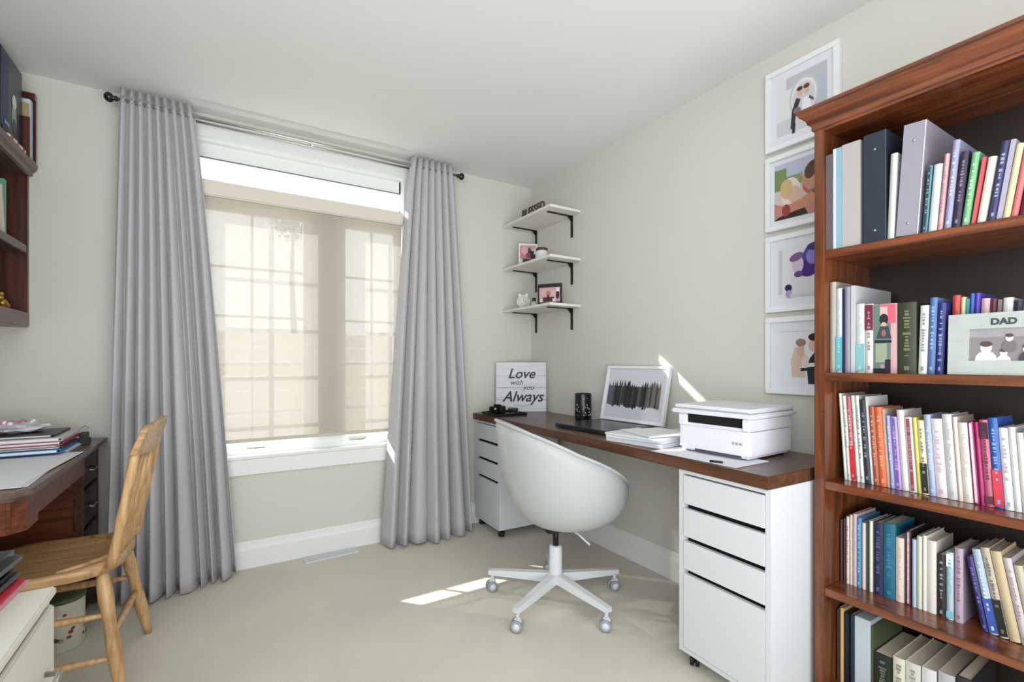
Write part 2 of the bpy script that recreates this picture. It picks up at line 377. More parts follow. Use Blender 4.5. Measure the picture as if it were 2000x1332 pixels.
def curtain(name, label, top, bot, n, hem_pull, seed, gap_u=None):
    """top/bot: (x0,x1) at rod and floor; hem_pull(u): how far the hem stands into the room"""
    rr = random.Random(seed)
    NU, NV = n * 22, 36
    ph = [rr.uniform(-.35, .35) for _ in range(n + 1)]
    am = [rr.uniform(.75, 1.15) for _ in range(n + 1)]
    t = thing(name, label, 'curtain', ((bot[0] + bot[1]) / 2, -.12, 0), group='grey curtains framing the window')
    mb = MB(); vs = []; fs = []
    ztop = 2.425
    for j in range(NV + 1):
        v = j / NV; z = ztop * (1 - v) + .012 * v
        vv = v ** 1.25; vx = v ** .85
        for i in range(NU + 1):
            u = i / NU; k = u * n; k0 = min(int(k), n); k1 = min(k0 + 1, n); f = k - k0
            s_ = f * f * (3 - 2 * f)
            p = ph[k0] * (1 - s_) + ph[k1] * s_; a = am[k0] * (1 - s_) + am[k1] * s_
            xt = top[0] + (top[1] - top[0]) * u
            xb = bot[0] + (bot[1] - bot[0]) * u
            x = xt * (1 - vx) + xb * vx
            amp = (.020 + .034 * vv) * a
            w = 2 * abs(math.sin(PI * (k + p * vv) + .2)) ** .85 - 1
            wav = .012 * vv * math.sin(2 * PI * (k * .37 + .2) + 2.0 * v)
            y = -.098 - amp * w * 1.0 + wav - hem_pull(u) * vv
            x += .006 * vv * math.cos(2 * PI * (k + p)) * a
            y = min(y, -.03)
            vs.append((x, y, z + (.006 * math.sin(7 * u) * vv if j == NV else 0)))
    for j in range(NV):
        for i in range(NU):
            a_ = j * (NU + 1) + i; fs.append((a_, a_ + 1, a_ + NU + 2, a_ + NU + 1))
    mb.add(vs, fs, 0, True)
    c = obj('cloth', mb, CURT, t)
    m = c.modifiers.new('thick', 'SOLIDIFY'); m.thickness = .003
    # grommets round the rod where the cloth crosses it
    for q in range(n):
        xg = top[0] + (top[1] - top[0]) * ((q + .47) / n)
        M = Matrix.Translation((xg, -.1, 2.372)) @ Matrix.Rotation(PI / 2, 4, 'Y')
        obj('grommet', MB().lathe([(.016, -.002), (.024, -.002), (.024, .002), (.016, .002), (.016, -.002)], 0, 0, 16, M=M), NICKEL, t)
    return t
curtain('curtain', 'long grey curtain left of the window, behind the wooden chair', (-2.412, -2.125), (-2.462, -1.94), 9, lambda u: .085 * (1 - abs(u * 2 - .75)) if abs(u * 2 - .75) < 1 else 0, 5)
curtain('curtain', 'long grey curtain right of the window, beside the corner drawer unit', (-.975, -.69), (-1.165, -.54), 7, lambda u: .09 * math.sin(PI * min(1, max(0, u))) , 11)

# ------------------------------------------------------------------ floor register
rg = thing('floor_register', 'white slotted floor vent in the carpet below the window', 'vent', (-1.455, -.078, 0), (0, 0, R(2)))
M = world(rg)
obj('flange', MB().box(-.145, .145, -.035, -.022, 0, .006, M=M).box(-.145, .145, .022, .035, 0, .007, M=M).box(-.145, -.13, -.022, .022, 0, .006, M=M).box(.13, .145, -.022, .022, 0, .006, M=M), WHITE, rg)
box('duct', (-.13, .13, -.022, .022, 0, .001), mat('grey_duct', (176, 176, 174), .7), rg, M=M)
for i in range(3):
    box('louver', (-.13, .13, -.0165 + i * .0135, -.0105 + i * .0135, .0012, .0052), WHITE, rg, M=M)

# ------------------------------------------------------------------ desk on drawer units
DR = R(-1.8)                                            # desk set very slightly off the wall
DO = Vector((-.568, -2.152, 0))                          # front near corner on the floor
DM = Matrix.Translation(DO) @ Matrix.Rotation(DR, 4, 'Z')  # local x: towards wall, local y: towards the window
DT = .775
dk = thing('desktop', 'long walnut desktop on white drawer units along the right wall', 'desk', (DO.x, DO.y, .733), (0, 0, DR))
_W[dk.name] = Matrix.Translation((DO.x, DO.y, .733)) @ Matrix.Rotation(DR, 4, 'Z')
dm = MB().box(0, .492, 0, 2.135, .733, DT, M=DM, bev=.002)
d_o = obj('board', dm, [WALNUT, WALEDGE], dk)
for p in d_o.data.polygons:
    if abs(p.normal.z) < .5: p.material_index = 1
def drawer_unit(name, label, ly, ang=0):
    o = DM @ Vector((.012, ly, 0)); t = thing(name, label, 'drawer unit', o, (0, 0, DR), group='white drawer units carrying the desktop')
    M = world(t); W_, D_, Z0, Z1 = .355, .46, .055, .733
    c = MB().box(.002, D_, 0, .018, Z0, Z1, M=M).box(.002, D_, W_ - .018, W_, Z0, Z1, M=M).box(.002, D_, .018, W_ - .018, Z0, Z0 + .016, M=M)
    c.box(.002, D_, .018, W_ - .018, Z1 - .016, Z1, M=M).box(D_ - .01, D_, .018, W_ - .018, Z0 + .016, Z1 - .016, M=M)
    obj('carcass', c, WHITE, t)
    box('gap_shade', (.03, .035, .018, W_ - .018, Z0 + .016, Z1 - .016), DARKGAP, t, M=M)  # black sheet painted as the shade behind the drawer gaps
    zs = [(.632, .712), (.524, .614), (.416, .506), (.058, .398)]
    zt = Z1 - .022
    gaps = [Z1 - .022, .607, .484, .361, Z0 + .004]
    tops = [Z1 - .022, .589, .468, .347]
    bots = [.607, .486, .365, Z0 + .018]
    for a, b in zip(tops, bots):
        box('drawer', (0, .018, .020, W_ - .020, b, a), WHITE, t, M=M, bev=.001)
    for (x, y) in ((.04, .04), (.04, W_ - .04), (D_ - .05, .04), (D_ - .05, W_ - .04)):
        Mc = M @ Matrix.Translation((x, y, .022)) @ Matrix.Rotation(R(90), 4, 'X') @ Matrix.Rotation(R(35), 4, 'Y')
        w_ = MB().lathe([(.006, -.016), (.02, -.016), (.0215, -.012), (.0215, -.004), (.01, -.003), (.01, .003), (.0215, .004), (.0215, .012), (.02, .016), (.006, .016)], 0, 0, 18, M=Mc)
        w_.box(x - .016, x + .016, y - .016, y + .016, .045, Z0, M=M).box(x - .006, x + .006, y - .003, y + .003, .02, .046, M=M)
        obj('caster', w_, BLACK, t)
    return t
drawer_unit('drawer_unit', 'white drawer unit under the near desk end, beside the bookcase', -.002)
drawer_unit('drawer_unit', 'white drawer unit in the far corner beside the curtain', 1.775)

# ------------------------------------------------------------------ swivel shell chair
SC = Vector((-.655, -1.18, 0))
ch = thing('swivel_chair', 'white shell swivel chair on a five star caster base', 'chair', SC, (0, 0, R(-15)))
M = world(ch)
def shell_pt(th, s):
    # th 0 = back, pi = front ; local +x is where the sitter faces
    cb = math.cos(th)
    hz = .475 + .385 * (max(0.0, (1 + cb) / 2)) ** .52         # rim height above floor
    rx = (.255 if cb > 0 else .345); ry = .30 - .035 * cb
    px = -rx * cb; py = ry * math.sin(th)
    zb = .352
    f = math.sin(min(1, s) * PI / 2) ** .66
    g_ = 1 - math.cos(min(1, s) * PI / 2) ** .8 if s < 1 else 1.0
    lean = .03 * (hz - .475) / .385
    return Vector((px * f * (1 + .0 * s) - lean * s * s * 1.0 + .02 * (1 - s), py * f, zb + (hz - zb) * g_))
NT, NS = 56, 18
def shell_mesh(inset, s0=0.03):
    vs = []; fs = []
    for j in range(NS + 1):
        s_ = s0 + (1 - s0) * j / NS
        for i in range(NT):
            p = shell_pt(2 * PI * i / NT, s_)
            if inset: p = Vector((p.x * (1 - inset), p.y * (1 - inset), p.z + inset * .12))
            vs.append(p)
    for j in range(NS):
        for i in range(NT):
            fs.append((j * NT + i, j * NT + (i + 1) % NT, (j + 1) * NT + (i + 1) % NT, (j + 1) * NT + i))
    fs.append(tuple(reversed(range(NT))))
    return vs, fs
vs, fs = shell_mesh(0)
sh_ = obj('shell', MB().add(vs, fs, 0, True, M), SHELLW, ch)
m_ = sh_.modifiers.new('thick', 'SOLIDIFY'); m_.thickness = .012; m_.offset = -1
rim = [shell_pt(2 * PI * i / NT, 1.0) for i in range(NT + 1)]
obj('rim', MB().tube([p + Vector((0, 0, .001)) for p in rim], .0075, 8, M=M, caps=False), SHELLW, ch)
vs, fs = [], []
for k, (f_, z_) in enumerate([(.02, .405), (.5, .40), (.8, .405), (.95, .415), (1.0, .428), (.97, .445), (.8, .452), (.4, .452), (.02, .448)]):
    for i in range(32):
        th = 2 * PI * i / 32; vs.append(Vector((.06 + .22 * f_ * math.cos(th), .20 * f_ * math.sin(th), z_)))
for j in range(8):
    for i in range(32): fs.append((j * 32 + i, j * 32 + (i + 1) % 32, (j + 1) * 32 + (i + 1) % 32, (j + 1) * 32 + i))
fs += [tuple(range(32)), tuple(8 * 32 + i for i in range(32))]
obj('seat_pad', MB().add(vs, fs, 0, True, M), fabric('white_seat_cloth', (224, 224, 222)), ch)
obj('gas_lift', MB().tube([(0, 0, .24), (0, 0, .36)], .0135, 16, M=M), BLACKM, ch)
obj('mechanism', MB().box(-.06, .08, -.05, .05, .335, .356, M=M, bev=.006), BLACKM, ch)
obj('lever', MB().tube([(.05, -.02, .345), (.09, -.06, .325), (.13, -.10, .285)], .005, 8, M=M), WHITE, ch)
obj('hub', MB().lathe([(.02, .085), (.033, .09), (.034, .10), (.031, .13), (.030, .255), (.027, .262), (.014, .263)], 0, 0, 24, M=M), WHITE, ch)
M0 = Matrix.Translation(SC)
for k in range(5):
    a = R(-13 + 72 * k) - R(0); Ma = M0 @ Matrix.Rotation(a, 4, 'Z')
    # tapered arm
    vs = []
    for x, w, zt, zb in ((.015, .022, .135, .092), (.15, .020, .122, .088), (.30, .017, .108, .084), (.335, .015, .104, .084)):
        vs += [(x, -w, zb), (x, w, zb), (x, w * .8, zt), (x, -w * .8, zt)]
    fs = []
    for j in range(3):
        for q in range(4): fs.append((j * 4 + q, j * 4 + (q + 1) % 4, (j + 1) * 4 + (q + 1) % 4, (j + 1) * 4 + q))
    fs += [(0, 3, 2, 1), (12, 13, 14, 15)]
    leg = obj('leg', MB().add(vs, fs, 0, False, Ma), WHITE, ch)
    cx = .318
    Mw = Ma @ Matrix.Translation((cx, 0, 0)) @ Matrix.Rotation(R(random.Random(k).uniform(-25, 25)) - a - R(31), 4, 'Z')
    cs = obj('caster', MB().lathe([(.008, .052), (.008, .088)], 0, 0, 10, M=Mw).box(-.014, .016, -.011, .011, .03, .060, M=Mw, bev=.005), WHITE, leg)
    for sgn in (-1, 1):
        Mx = Mw @ Matrix.Translation((-.004, sgn * .013, .026)) @ Matrix.Rotation(-sgn * PI / 2, 4, 'X')
        w_ = MB().lathe([(.019, -.006), (.026, -.005), (.026, .006), (.019, .008)], 0, 0, 20, M=Mx)
        w_.lathe([(.016, .0), (.016, .0095), (.001, .010)], 0, 0, 16, mi=1, M=Mx)
        obj('wheel', w_, [mat('grey_wheel', (150, 154, 160), .5), WHITE], leg)

# ------------------------------------------------------------------ bookcase
BX, BY0, BY1 = -.34, -2.177, -3.06
bc = thing('bookcase', 'tall cherry brown bookcase with crown moulding full of books', 'bookcase', ((BX) / 2, (BY0 + BY1) / 2, 0))
for (a, b) in ((BY0, BY0 - .031), (BY1, BY1 + .031)):
    box('side_panel', (BX, -.012, a, b, 0, 1.91), CHERRY, bc, bev=.002)
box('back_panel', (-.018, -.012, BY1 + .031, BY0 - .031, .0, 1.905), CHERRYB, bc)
SHZ = [1.494, 1.097, .744, .397, .075]
for z in SHZ:
    box('shelf', (BX + .002, -.018, BY1 + .031, BY0 - .031, z - .026, z), CHERRYY, bc, bev=.002)
box('top_board', (BX, -.012, BY1 + .031, BY0 - .031, 1.885, 1.91), CHERRYY, bc)
box('plinth', (BX + .004, BX + .02, BY1 + .031, BY0 - .031, 0, .049), CHERRYY, bc)
# crown: moulding swept along left return, front, right return
prof = [(0, 1.892), (.006, 1.895), (.006, 1.91), (.014, 1.915), (.018, 1.928), (.028, 1.938), (.034, 1.943), (.034, 1.949), (.04, 1.952), (.04, 1.962), (0, 1.962)]
path = [(-.004, BY0, 0, 1), (BX, BY0, -1, 1), (BX, BY1, -1, -1), (-.004, BY1, 0, -1)]
vs = []; fs = []; n = len(prof)
for (px, py, dx, dy) in path:
    for (o_, z) in prof: vs.append((px + dx * o_, py + dy * o_, z))
for j in range(3):
    for i in range(n): fs.append((j * n + i, j * n + (i + 1) % n, (j + 1) * n + (i + 1) % n, (j + 1) * n + i))
fs += [tuple(range(n)), tuple(3 * n + i for i in range(n))]
obj('crown_moulding', MB().add(vs, fs).box(BX, -.004, BY1, BY0, 1.911, 1.96), CHERRYY, bc)

# ------------------------------------------------------------------ books
def book(desc, y, w, h, depth, xf, z, lean, col, ink, style, label, kind='book', group=None, cat='book'):
    """y = far (left in the picture) edge at the base; lean>0: top towards the window"""
    c = abs(math.cos(R(lean))); w = w * c
    if lean > 0: loc = (xf, y, z); off = 0.0
    else: loc = (xf, y - w / c, z); off = w
    t = thing(kind, label, cat, loc, (R(-lean) if lean else 0, 0, 0), group)
    M = world(t); yl, yr = off, off - w
    g0 = sum(col) / 3; col = tuple(int(v * .86 + g0 * .09) for v in col)
    cov = pm(col, .45); b_ = .0018 if w > .012 else .001
    if style == 'binder':
        mb = MB().box(0, .0028, yr, yl, 0, h, M=M).box(.0028, depth, yr, yr + .0022, 0, h, M=M).box(.0028, depth, yl - .0022, yl, 0, h, M=M)
        obj('cover', mb, cov, t)
        obj('papers', MB().box(.03, depth - .02, yr + .006, yl - .006, .004, h - .022, M=M), PAPER, t)
        if w > .05:
            for z_ in (.035, h - .05):
                obj('rivet', MB().lathe([(.0035, 0), (.0035, .0012), (.001, .0016)], 0, 0, 10, M=M @ Matrix.Translation((0, (yl + yr) / 2, z_)) @ Matrix.Rotation(-PI / 2, 4, 'Y')), NICKEL, t)
            obj('edge_trim', MB().box(-.0006, .001, yr + .0004, yr + .002, 0, h, M=M), pm(tuple(min(255, int(v * 1.5 + 30)) for v in col)), t)
        return t
    if style == 'booklet':
        obj('cover', MB().box(0, depth, yr, yl, 0, h, M=M, bev=min(.001, w * .2)), cov, t)
    else:
        mb = MB()
        # rounded spine
        ns = 6; poly = []
        for i in range(ns + 1):
            f = i / ns; poly.append((.004 - .004 * math.sin(PI * f) + 0, yl + (yr - yl) * f))
        poly += [(.006, yr), (.006, yl)]
        mb.extr(poly, h, M)
        mb.box(.006, depth, yr, yr + b_, 0, h, M=M).box(.006, depth, yl - b_, yl, 0, h, M=M)
        obj('cover', mb, cov, t)
        obj('pages', MB().box(.0062, depth - .004, yr + b_, yl - b_, .003, h - .003, M=M), PAGES, t)
    if style == 'art':
        Mb = M @ basis((-.0001, yl, 0), (0, -1, 0), (0, 0, 1))
        L_ = [(rc(.04, .0, .76, .99), (98, 122, 112)), (rc(.30, .72, .97, .99), (206, 96, 116)), (rc(.30, .80, .62, .96), (212, 176, 172)), (ell(.46, .78, .2, .08), (34, 36, 38)),
              (ell(.46, .68, .13, .06), (196, 170, 160)), ([(.12, .50), (.80, .50), (.66, .68), (.30, .68)], (58, 66, 68)), (ell(.46, .58, .10, .05), (150, 90, 100)), (rc(.06, .44, .80, .48), (28, 32, 36)),
              (rc(.10, .16, .60, .43), (150, 160, 140)), (rc(.0, .0, .72, .07), (26, 26, 32)), (rc(.52, .0, .76, .2), (36, 34, 44)), (ell(.40, .10, .1, .03), (170, 140, 160))]
        printed('cover_art', [([(q[0] * w, q[1] * h) for q in pp], cc) for pp, cc in L_], Mb, t, step=.00005)
    if ink:
        rr = random.Random(int(abs(y) * 1e5) + int(z * 1000)); mb = MB(); ms = [pm(c_, .5) for c_ in ink[:-1]] + [pm(tuple(int(a_ * .6 + b2 * .4) for a_, b2 in zip(ink[-1], col)), .5)] if len(ink) > 1 or style == 'plain' else [pm(ink[0], .5), pm(tuple(int(a_ * .5 + b2 * .5) for a_, b2 in zip(ink[0], (225, 222, 218))), .5)]
        yc = (yl + yr) / 2; ww = w * .5
        if style == 'banded':
            for (a, b, k) in ((.78, .97, 0), (.03, .12, min(1, len(ms) - 1))):
                mb.box(-.0006, .002, yc - w * .48, yc + w * .48, h * a, h * b, mi=k, M=M)
        if style == 'lower':
            mb.box(-.0006, .002, yc - w * .48, yc + w * .48, h * .02, h * .42, mi=0, M=M)
        if style == 'upper':
            mb.box(-.0006, .002, yc - w * .48, yc + w * .48, h * .62, h * .985, mi=0, M=M)
        if style == 'stripe':
            mb.box(-.0006, .002, yc - w * .22, yc + w * .22, h * .02, h * .98, mi=0, M=M)
        # blurred title: a run of short strokes
        k = len(ms) - 1; zz = h * rr.uniform(.84, .9)
        while zz > h * rr.uniform(.2, .4):
            l_ = rr.uniform(.003, .008); wd = ww * rr.uniform(.35, .9)
            mb.box(-.0009, .002, yc - wd / 2, yc + wd / 2, zz - l_, zz, mi=k, M=M)
            zz -= l_ + rr.choice((.0025, .003, .004, .012))
        mb.box(-.0009, .002, yc - ww * .3, yc + ww * .3, h * .05, h * .05 + min(.012, w * .6), mi=k, M=M)
        obj('spine_print', mb, ms, t)['kind'] = 'stuff'
    return t

T = None
def row(shelfname, z, xf, entries, extra_lean=None):
    prev = None
    edge = BY0 - .0325
    grp = 'books on the %s bookcase shelf' % shelfname
    for e in entries:
        (desc, y, w, h, lean, depth, style, col, ink) = e[:9]
        dx = e[9] if len(e) > 9 else 0.0
        y = min(y, edge); edge = y - w - .0006
        cat = 'binder' if 'binder' in desc or 'folder' in desc else 'book'
        if prev is None: lab = '%s on the %s bookcase shelf, against the left side' % (desc, shelfname)
        else: lab = '%s on the %s bookcase shelf, right of the %s' % (desc, shelfname, prev)
        book(desc, y, w, h, depth, xf + dx, z + .0004, lean, col, ink, style, lab, 'binder' if cat == 'binder' else 'book', grp, cat)
        prev = desc
B_ = (30, 30, 36); Wt = (236, 234, 232)
row('top', SHZ[0], -.33, [
 ('mauve grey binder', -2.19, .019, .308, 0, .27, 'binder', (104, 92, 98), None, -.004),
 ('thin white folder', -2.221, .009, .323, 0, .27, 'booklet', (222, 228, 230), None),
 ('pale blue binder', -2.230, .016, .322, 0, .27, 'binder', (142, 184, 206), None),
 ('wide light grey binder', -2.248, .050, .325, 0, .27, 'binder', (186, 180, 178), None),
 ('dark olive booklet', -2.300, .008, .30, 0, .27, 'booklet', (58, 60, 46), None, .02),
 ('big navy black binder', -2.311, .058, .330, 0, .285, 'binder', (38, 48, 64), None),
 ('narrow pale green book', -2.374, .017, .25, -2.1, .22, 'plain', (204, 214, 208), None),
 ('tall lavender grey binder', -2.396, .052, .318, -3.6, .275, 'binder', (160, 154, 170), None),
 ('teal patterned paperback', -2.456, .011, .185, -4.0, .13, 'stripe', (96, 142, 152), [(30, 60, 80)]),
 ('white blue paperback', -2.470, .018, .183, -4.2, .13, 'plain', (214, 230, 236), None),
 ('thin pink paperback', -2.490, .010, .205, -4.5, .13, 'plain', (226, 168, 176), [(180, 90, 110)]),
 ('tall lavender blue book', -2.504, .014, .235, -4.8, .15, 'plain', (158, 160, 196), [(220, 222, 240)]),
 ('dark purple paperback', -2.521, .016, .198, -5.4, .13, 'plain', (52, 40, 70), [(200, 170, 200)]),
 ('green paperback', -2.540, .015, .188, -6.6, .13, 'plain', (120, 188, 136), [(236, 244, 236)]),
 ('thin coral red book', -2.559, .008, .170, -7.6, .13, 'booklet', (214, 92, 96), None),
 ('cream white paperback', -2.570, .016, .165, -7.8, .13, 'plain', (232, 228, 214), None),
 ('navy white patterned paperback', -2.591, .015, .196, -7.8, .13, 'plain', (56, 58, 110), [(220, 220, 240)]),
 ('thin lavender book', -2.607, .010, .195, -7.9, .13, 'booklet', (176, 170, 192), None),
 ('pale yellow paperback', -2.618, .013, .18, -8.1, .13, 'plain', (236, 222, 168), None),
 ('salmon pink paperback', -2.633, .012, .165, -8.2, .13, 'plain', (232, 112, 122), None),
 ('wine red paperback', -2.648, .014, .17, -8.2, .13, 'plain', (112, 34, 44), None),
])
row('second', SHZ[1], -.31, [
 ('tall beige book', -2.207, .018, .295, 0, .22, 'plain', (176, 168, 158), None),
 ('white teal-footed book', -2.228, .018, .272, 0, .22, 'lower', (216, 220, 238), [(96, 176, 190)]),
 ('thin navy book', -2.247, .004, .269, 0, .2, 'booklet', (36, 48, 92), None),
 ('lavender grey book', -2.2525, .018, .274, 0, .22, 'plain', (150, 148, 164), None),
 ('large pale grey binder', -2.272, .012, .275, 0, .26, 'binder', (200, 202, 210), None),
 ('white teal paperback', -2.285, .023, .216, 0, .14, 'lower', (218, 222, 220), [(126, 182, 186)]),
 ('white maroon-capped paperback', -2.310, .021, .213, 0, .14, 'upper', (226, 222, 220), [(110, 36, 58)]),
 ('pink figure-covered book', -2.3325, .058, .209, 0, .15, 'art', (206, 160, 166), None),
 ('thick dark olive book', -2.394, .043, .208, 0, .16, 'plain', (54, 62, 44), [(150, 150, 120)]),
 ('white hardback', -2.441, .019, .195, -1.7, .14, 'plain', (228, 232, 226), [(90, 90, 96)]),
 ('medium blue paperback', -2.462, .016, .215, -1.8, .14, 'plain', (78, 116, 176), [(180, 206, 236)]),
 ('navy blue titled paperback', -2.480, .017, .198, -1.8, .14, 'plain', (36, 44, 128), [(206, 214, 240)]),
 ('red orange paperback', -2.502, .016, .219, -1.8, .14, 'plain', (206, 70, 56), None, .03),
 ('cream paperback', -2.5195, .010, .212, -1.8, .14, 'plain', (230, 218, 178), None, .03),
 ('thin teal paperback', -2.531, .0065, .206, -1.8, .14, 'booklet', (70, 160, 166), None, .03),
 ('cobalt blue paperback', -2.5385, .0085, .22, -1.8, .14, 'plain', (66, 104, 200), None, .03),
 ('violet blue paperback', -2.548, .0105, .22, -1.8, .14, 'plain', (82, 62, 186), None, .03),
 ('pale pink paperback', -2.561, .0165, .204, -1.8, .14, 'plain', (214, 176, 190), None, .03),
 ('maroon paperback', -2.579, .0125, .201, -1.8, .14, 'plain', (104, 30, 66), None, .03),
 ('thin grey book', -2.593, .008, .198, -1.8, .14, 'booklet', (132, 122, 124), None, .03),
 ('white paperback', -2.603, .018, .201, -1.8, .14, 'plain', (228, 226, 226), None, .03),
 ('dark navy paperback', -2.6225, .016, .192, -1.8, .14, 'plain', (34, 38, 64), None, .03),
 ('ivory paperback', -2.640, .015, .205, -1.8, .14, 'plain', (232, 228, 214), None, .03),
])
L3 = 3.5
row('third', SHZ[2], -.265, [
 ('tall pale green book', -2.232, .0095, .283, L3, .17, 'plain', (206, 218, 208), None),
 ('white hardback', -2.2425, .0105, .276, L3, .17, 'plain', (234, 232, 228), [(90, 120, 100)]),
 ('red white paperback', -2.254, .0125, .274, L3, .17, 'lower', (196, 92, 104), [(206, 40, 58), (240, 230, 232)]),
 ('white cream hardback', -2.2675, .0105, .278, L3, .17, 'plain', (230, 230, 224), [(130, 140, 136)]),
 ('green-lettered white book', -2.279, .011, .279, L3, .17, 'plain', (222, 226, 220), [(60, 110, 90)]),
 ('black titled hardback', -2.291, .0175, .266, L3, .16, 'plain', (40, 48, 60), [(196, 206, 214)]),
 ('thin white booklet', -2.3095, .0055, .278, L3, .15, 'booklet', (220, 220, 224), None),
 ('rust brown paperback', -2.316, .0145, .246, L3, .14, 'plain', (176, 84, 52), [(240, 196, 160)]),
 ('bright orange paperback', -2.3315, .020, .246, L3, .14, 'plain', (240, 112, 64), [(252, 196, 160)]),
 ('thin tan booklet', -2.3525, .006, .243, L3, .14, 'booklet', (198, 176, 160), None),
 ('lavender blue paperback', -2.3595, .011, .222, L3, .14, 'plain', (160, 164, 214), [(230, 230, 250)]),
 ('purple paperback', -2.3715, .016, .220, L3, .14, 'stripe', (170, 150, 210), [(120, 84, 170)]),
 ('tall pinkish white paperback', -2.3885, .017, .242, L3, .14, 'plain', (232, 220, 222), None),
 ('maroon-marked white paperback', -2.4065, .018, .222, L3, .14, 'stripe', (214, 220, 204), [(150, 60, 90), (150, 60, 90)]),
 ('mustard yellow paperback', -2.4255, .0105, .223, L3, .14, 'plain', (216, 202, 96), None),
 ('cream black-footed paperback', -2.437, .0155, .216, L3, .14, 'lower', (230, 224, 176), [(36, 42, 36)]),
 ('light blue paperback', -2.4535, .015, .234, L3, .14, 'plain', (160, 176, 218), [(220, 228, 244)]),
 ('red-lettered white paperback', -2.4695, .024, .224, L3, .14, 'plain', (228, 220, 226), [(206, 130, 146)]),
 ('pale grey paperback', -2.4945, .021, .239, L3, .14, 'plain', (208, 206, 210), [(160, 164, 170)]),
 ('peach cream paperback', -2.5165, .0105, .234, L3, .14, 'plain', (228, 208, 196), None),
 ('ivory mottled paperback', -2.528, .0195, .219, L3, .14, 'plain', (226, 218, 210), [(198, 176, 170)]),
 ('maroon paperback', -2.5485, .012, .224, L3, .14, 'stripe', (140, 20, 76), [(230, 190, 206)]),
 ('magenta paperback', -2.5615, .010, .224, L3, .14, 'plain', (178, 28, 104), None),
 ('pink black patterned paperback', -2.5725, .0165, .231, L3, .14, 'banded', (196, 92, 122), [(60, 30, 50), (40, 30, 40)]),
 ('red-footed blue paperback', -2.590, .018, .238, L3, .14, 'lower', (36, 88, 176), [(206, 60, 76), (180, 210, 240)]),
 ('white grey-titled paperback', -2.609, .017, .214, L3, .14, 'plain', (232, 232, 234), [(130, 130, 138)]),
 ('silver white paperback', -2.627, .013, .218, L3, .14, 'plain', (220, 222, 228), None),
 ('cream white paperback', -2.641, .013, .205, L3, .14, 'plain', (226, 218, 210), None),
 ('off white hardback', -2.655, .016, .21, L3, .14, 'plain', (214, 214, 214), None),
])
row('fourth', SHZ[3], -.245, [
 ('dark brown grey book', -2.2105, .0085, .207, 0, .15, 'plain', (62, 48, 46), None),
 ('dark maroon book', -2.2195, .009, .213, 0, .15, 'plain', (74, 32, 34), None),
 ('white titled paperback', -2.2292, .0095, .222, 0, .14, 'plain', (222, 214, 208), [(120, 96, 110)]),
 ('thin cream paperback', -2.2392, .0085, .230, 0, .14, 'plain', (214, 202, 184), None),
 ('peach lilac paperback', -2.2482, .0115, .236, 0, .14, 'plain', (206, 178, 184), [(180, 160, 196)]),
 ('sky blue paperback', -2.2603, .0125, .227, 0, .14, 'plain', (70, 138, 186), [(180, 220, 240)]),
 ('white pink paperback', -2.2745, .012, .214, 0, .14, 'plain', (226, 208, 206), None),
 ('thin dark green book', -2.2875, .006, .221, 0, .14, 'booklet', (58, 74, 60), None),
 ('ivory slim paperback', -2.2945, .010, .226, 0, .14, 'plain', (222, 222, 206), None),
 ('navy titled hardback', -2.3075, .024, .225, 0, .15, 'plain', (28, 34, 78), [(120, 130, 170)]),
 ('teal blue hardback', -2.333, .031, .232, 0, .15, 'plain', (20, 104, 136), [(60, 150, 170)]),
 ('peach white paperback', -2.3655, .020, .196, 0, .14, 'plain', (226, 208, 194), [(190, 160, 150)]),
 ('pink spined black book', -2.3915, .011, .224, 0, .14, 'stripe', (48, 32, 44), [(206, 150, 170)]),
 ('pale blue paperback', -2.4055, .0105, .202, 0, .14, 'plain', (170, 190, 216), None),
 ('pale green cream paperback', -2.417, .0125, .216, 0, .14, 'plain', (210, 210, 184), None),
 ('tall off white paperback', -2.430, .0105, .222, 0, .14, 'plain', (224, 220, 212), None),
 ('wide off white paperback', -2.4412, .021, .212, 0, .14, 'plain', (222, 214, 208), None),
 ('black white-titled paperback', -2.4655, .0175, .178, 0, .14, 'plain', (40, 34, 38), [(214, 208, 204)]),
 ('icy blue paperback', -2.485, .0155, .192, 0, .14, 'banded', (176, 194, 208), [(226, 236, 240), (96, 190, 210)]),
 ('lilac patterned paperback', -2.503, .0175, .21, 0, .14, 'plain', (180, 160, 180), [(120, 70, 90)]),
 ('leaning violet navy paperback', -2.560, .014, .196, 9.6, .14, 'plain', (44, 38, 116), [(150, 150, 200)]),
 ('leaning light blue paperback', -2.5755, .0175, .221, 9.6, .14, 'lower', (170, 192, 212), [(60, 86, 170), (226, 236, 244)]),
 ('leaning black cream paperback', -2.5945, .0175, .231, 9.6, .14, 'lower', (186, 174, 158), [(30, 32, 30), (80, 70, 66)]),
 ('leaning tan paperback', -2.6135, .021, .228, 9.6, .14, 'plain', (204, 184, 146), None),
 ('leaning lilac white paperback', -2.636, .016, .218, 9.6, .14, 'plain', (206, 192, 196), [(150, 120, 130)]),
 ('leaning pale tan paperback', -2.6535, .017, .205, 9.6, .14, 'plain', (200, 190, 168), None),
])
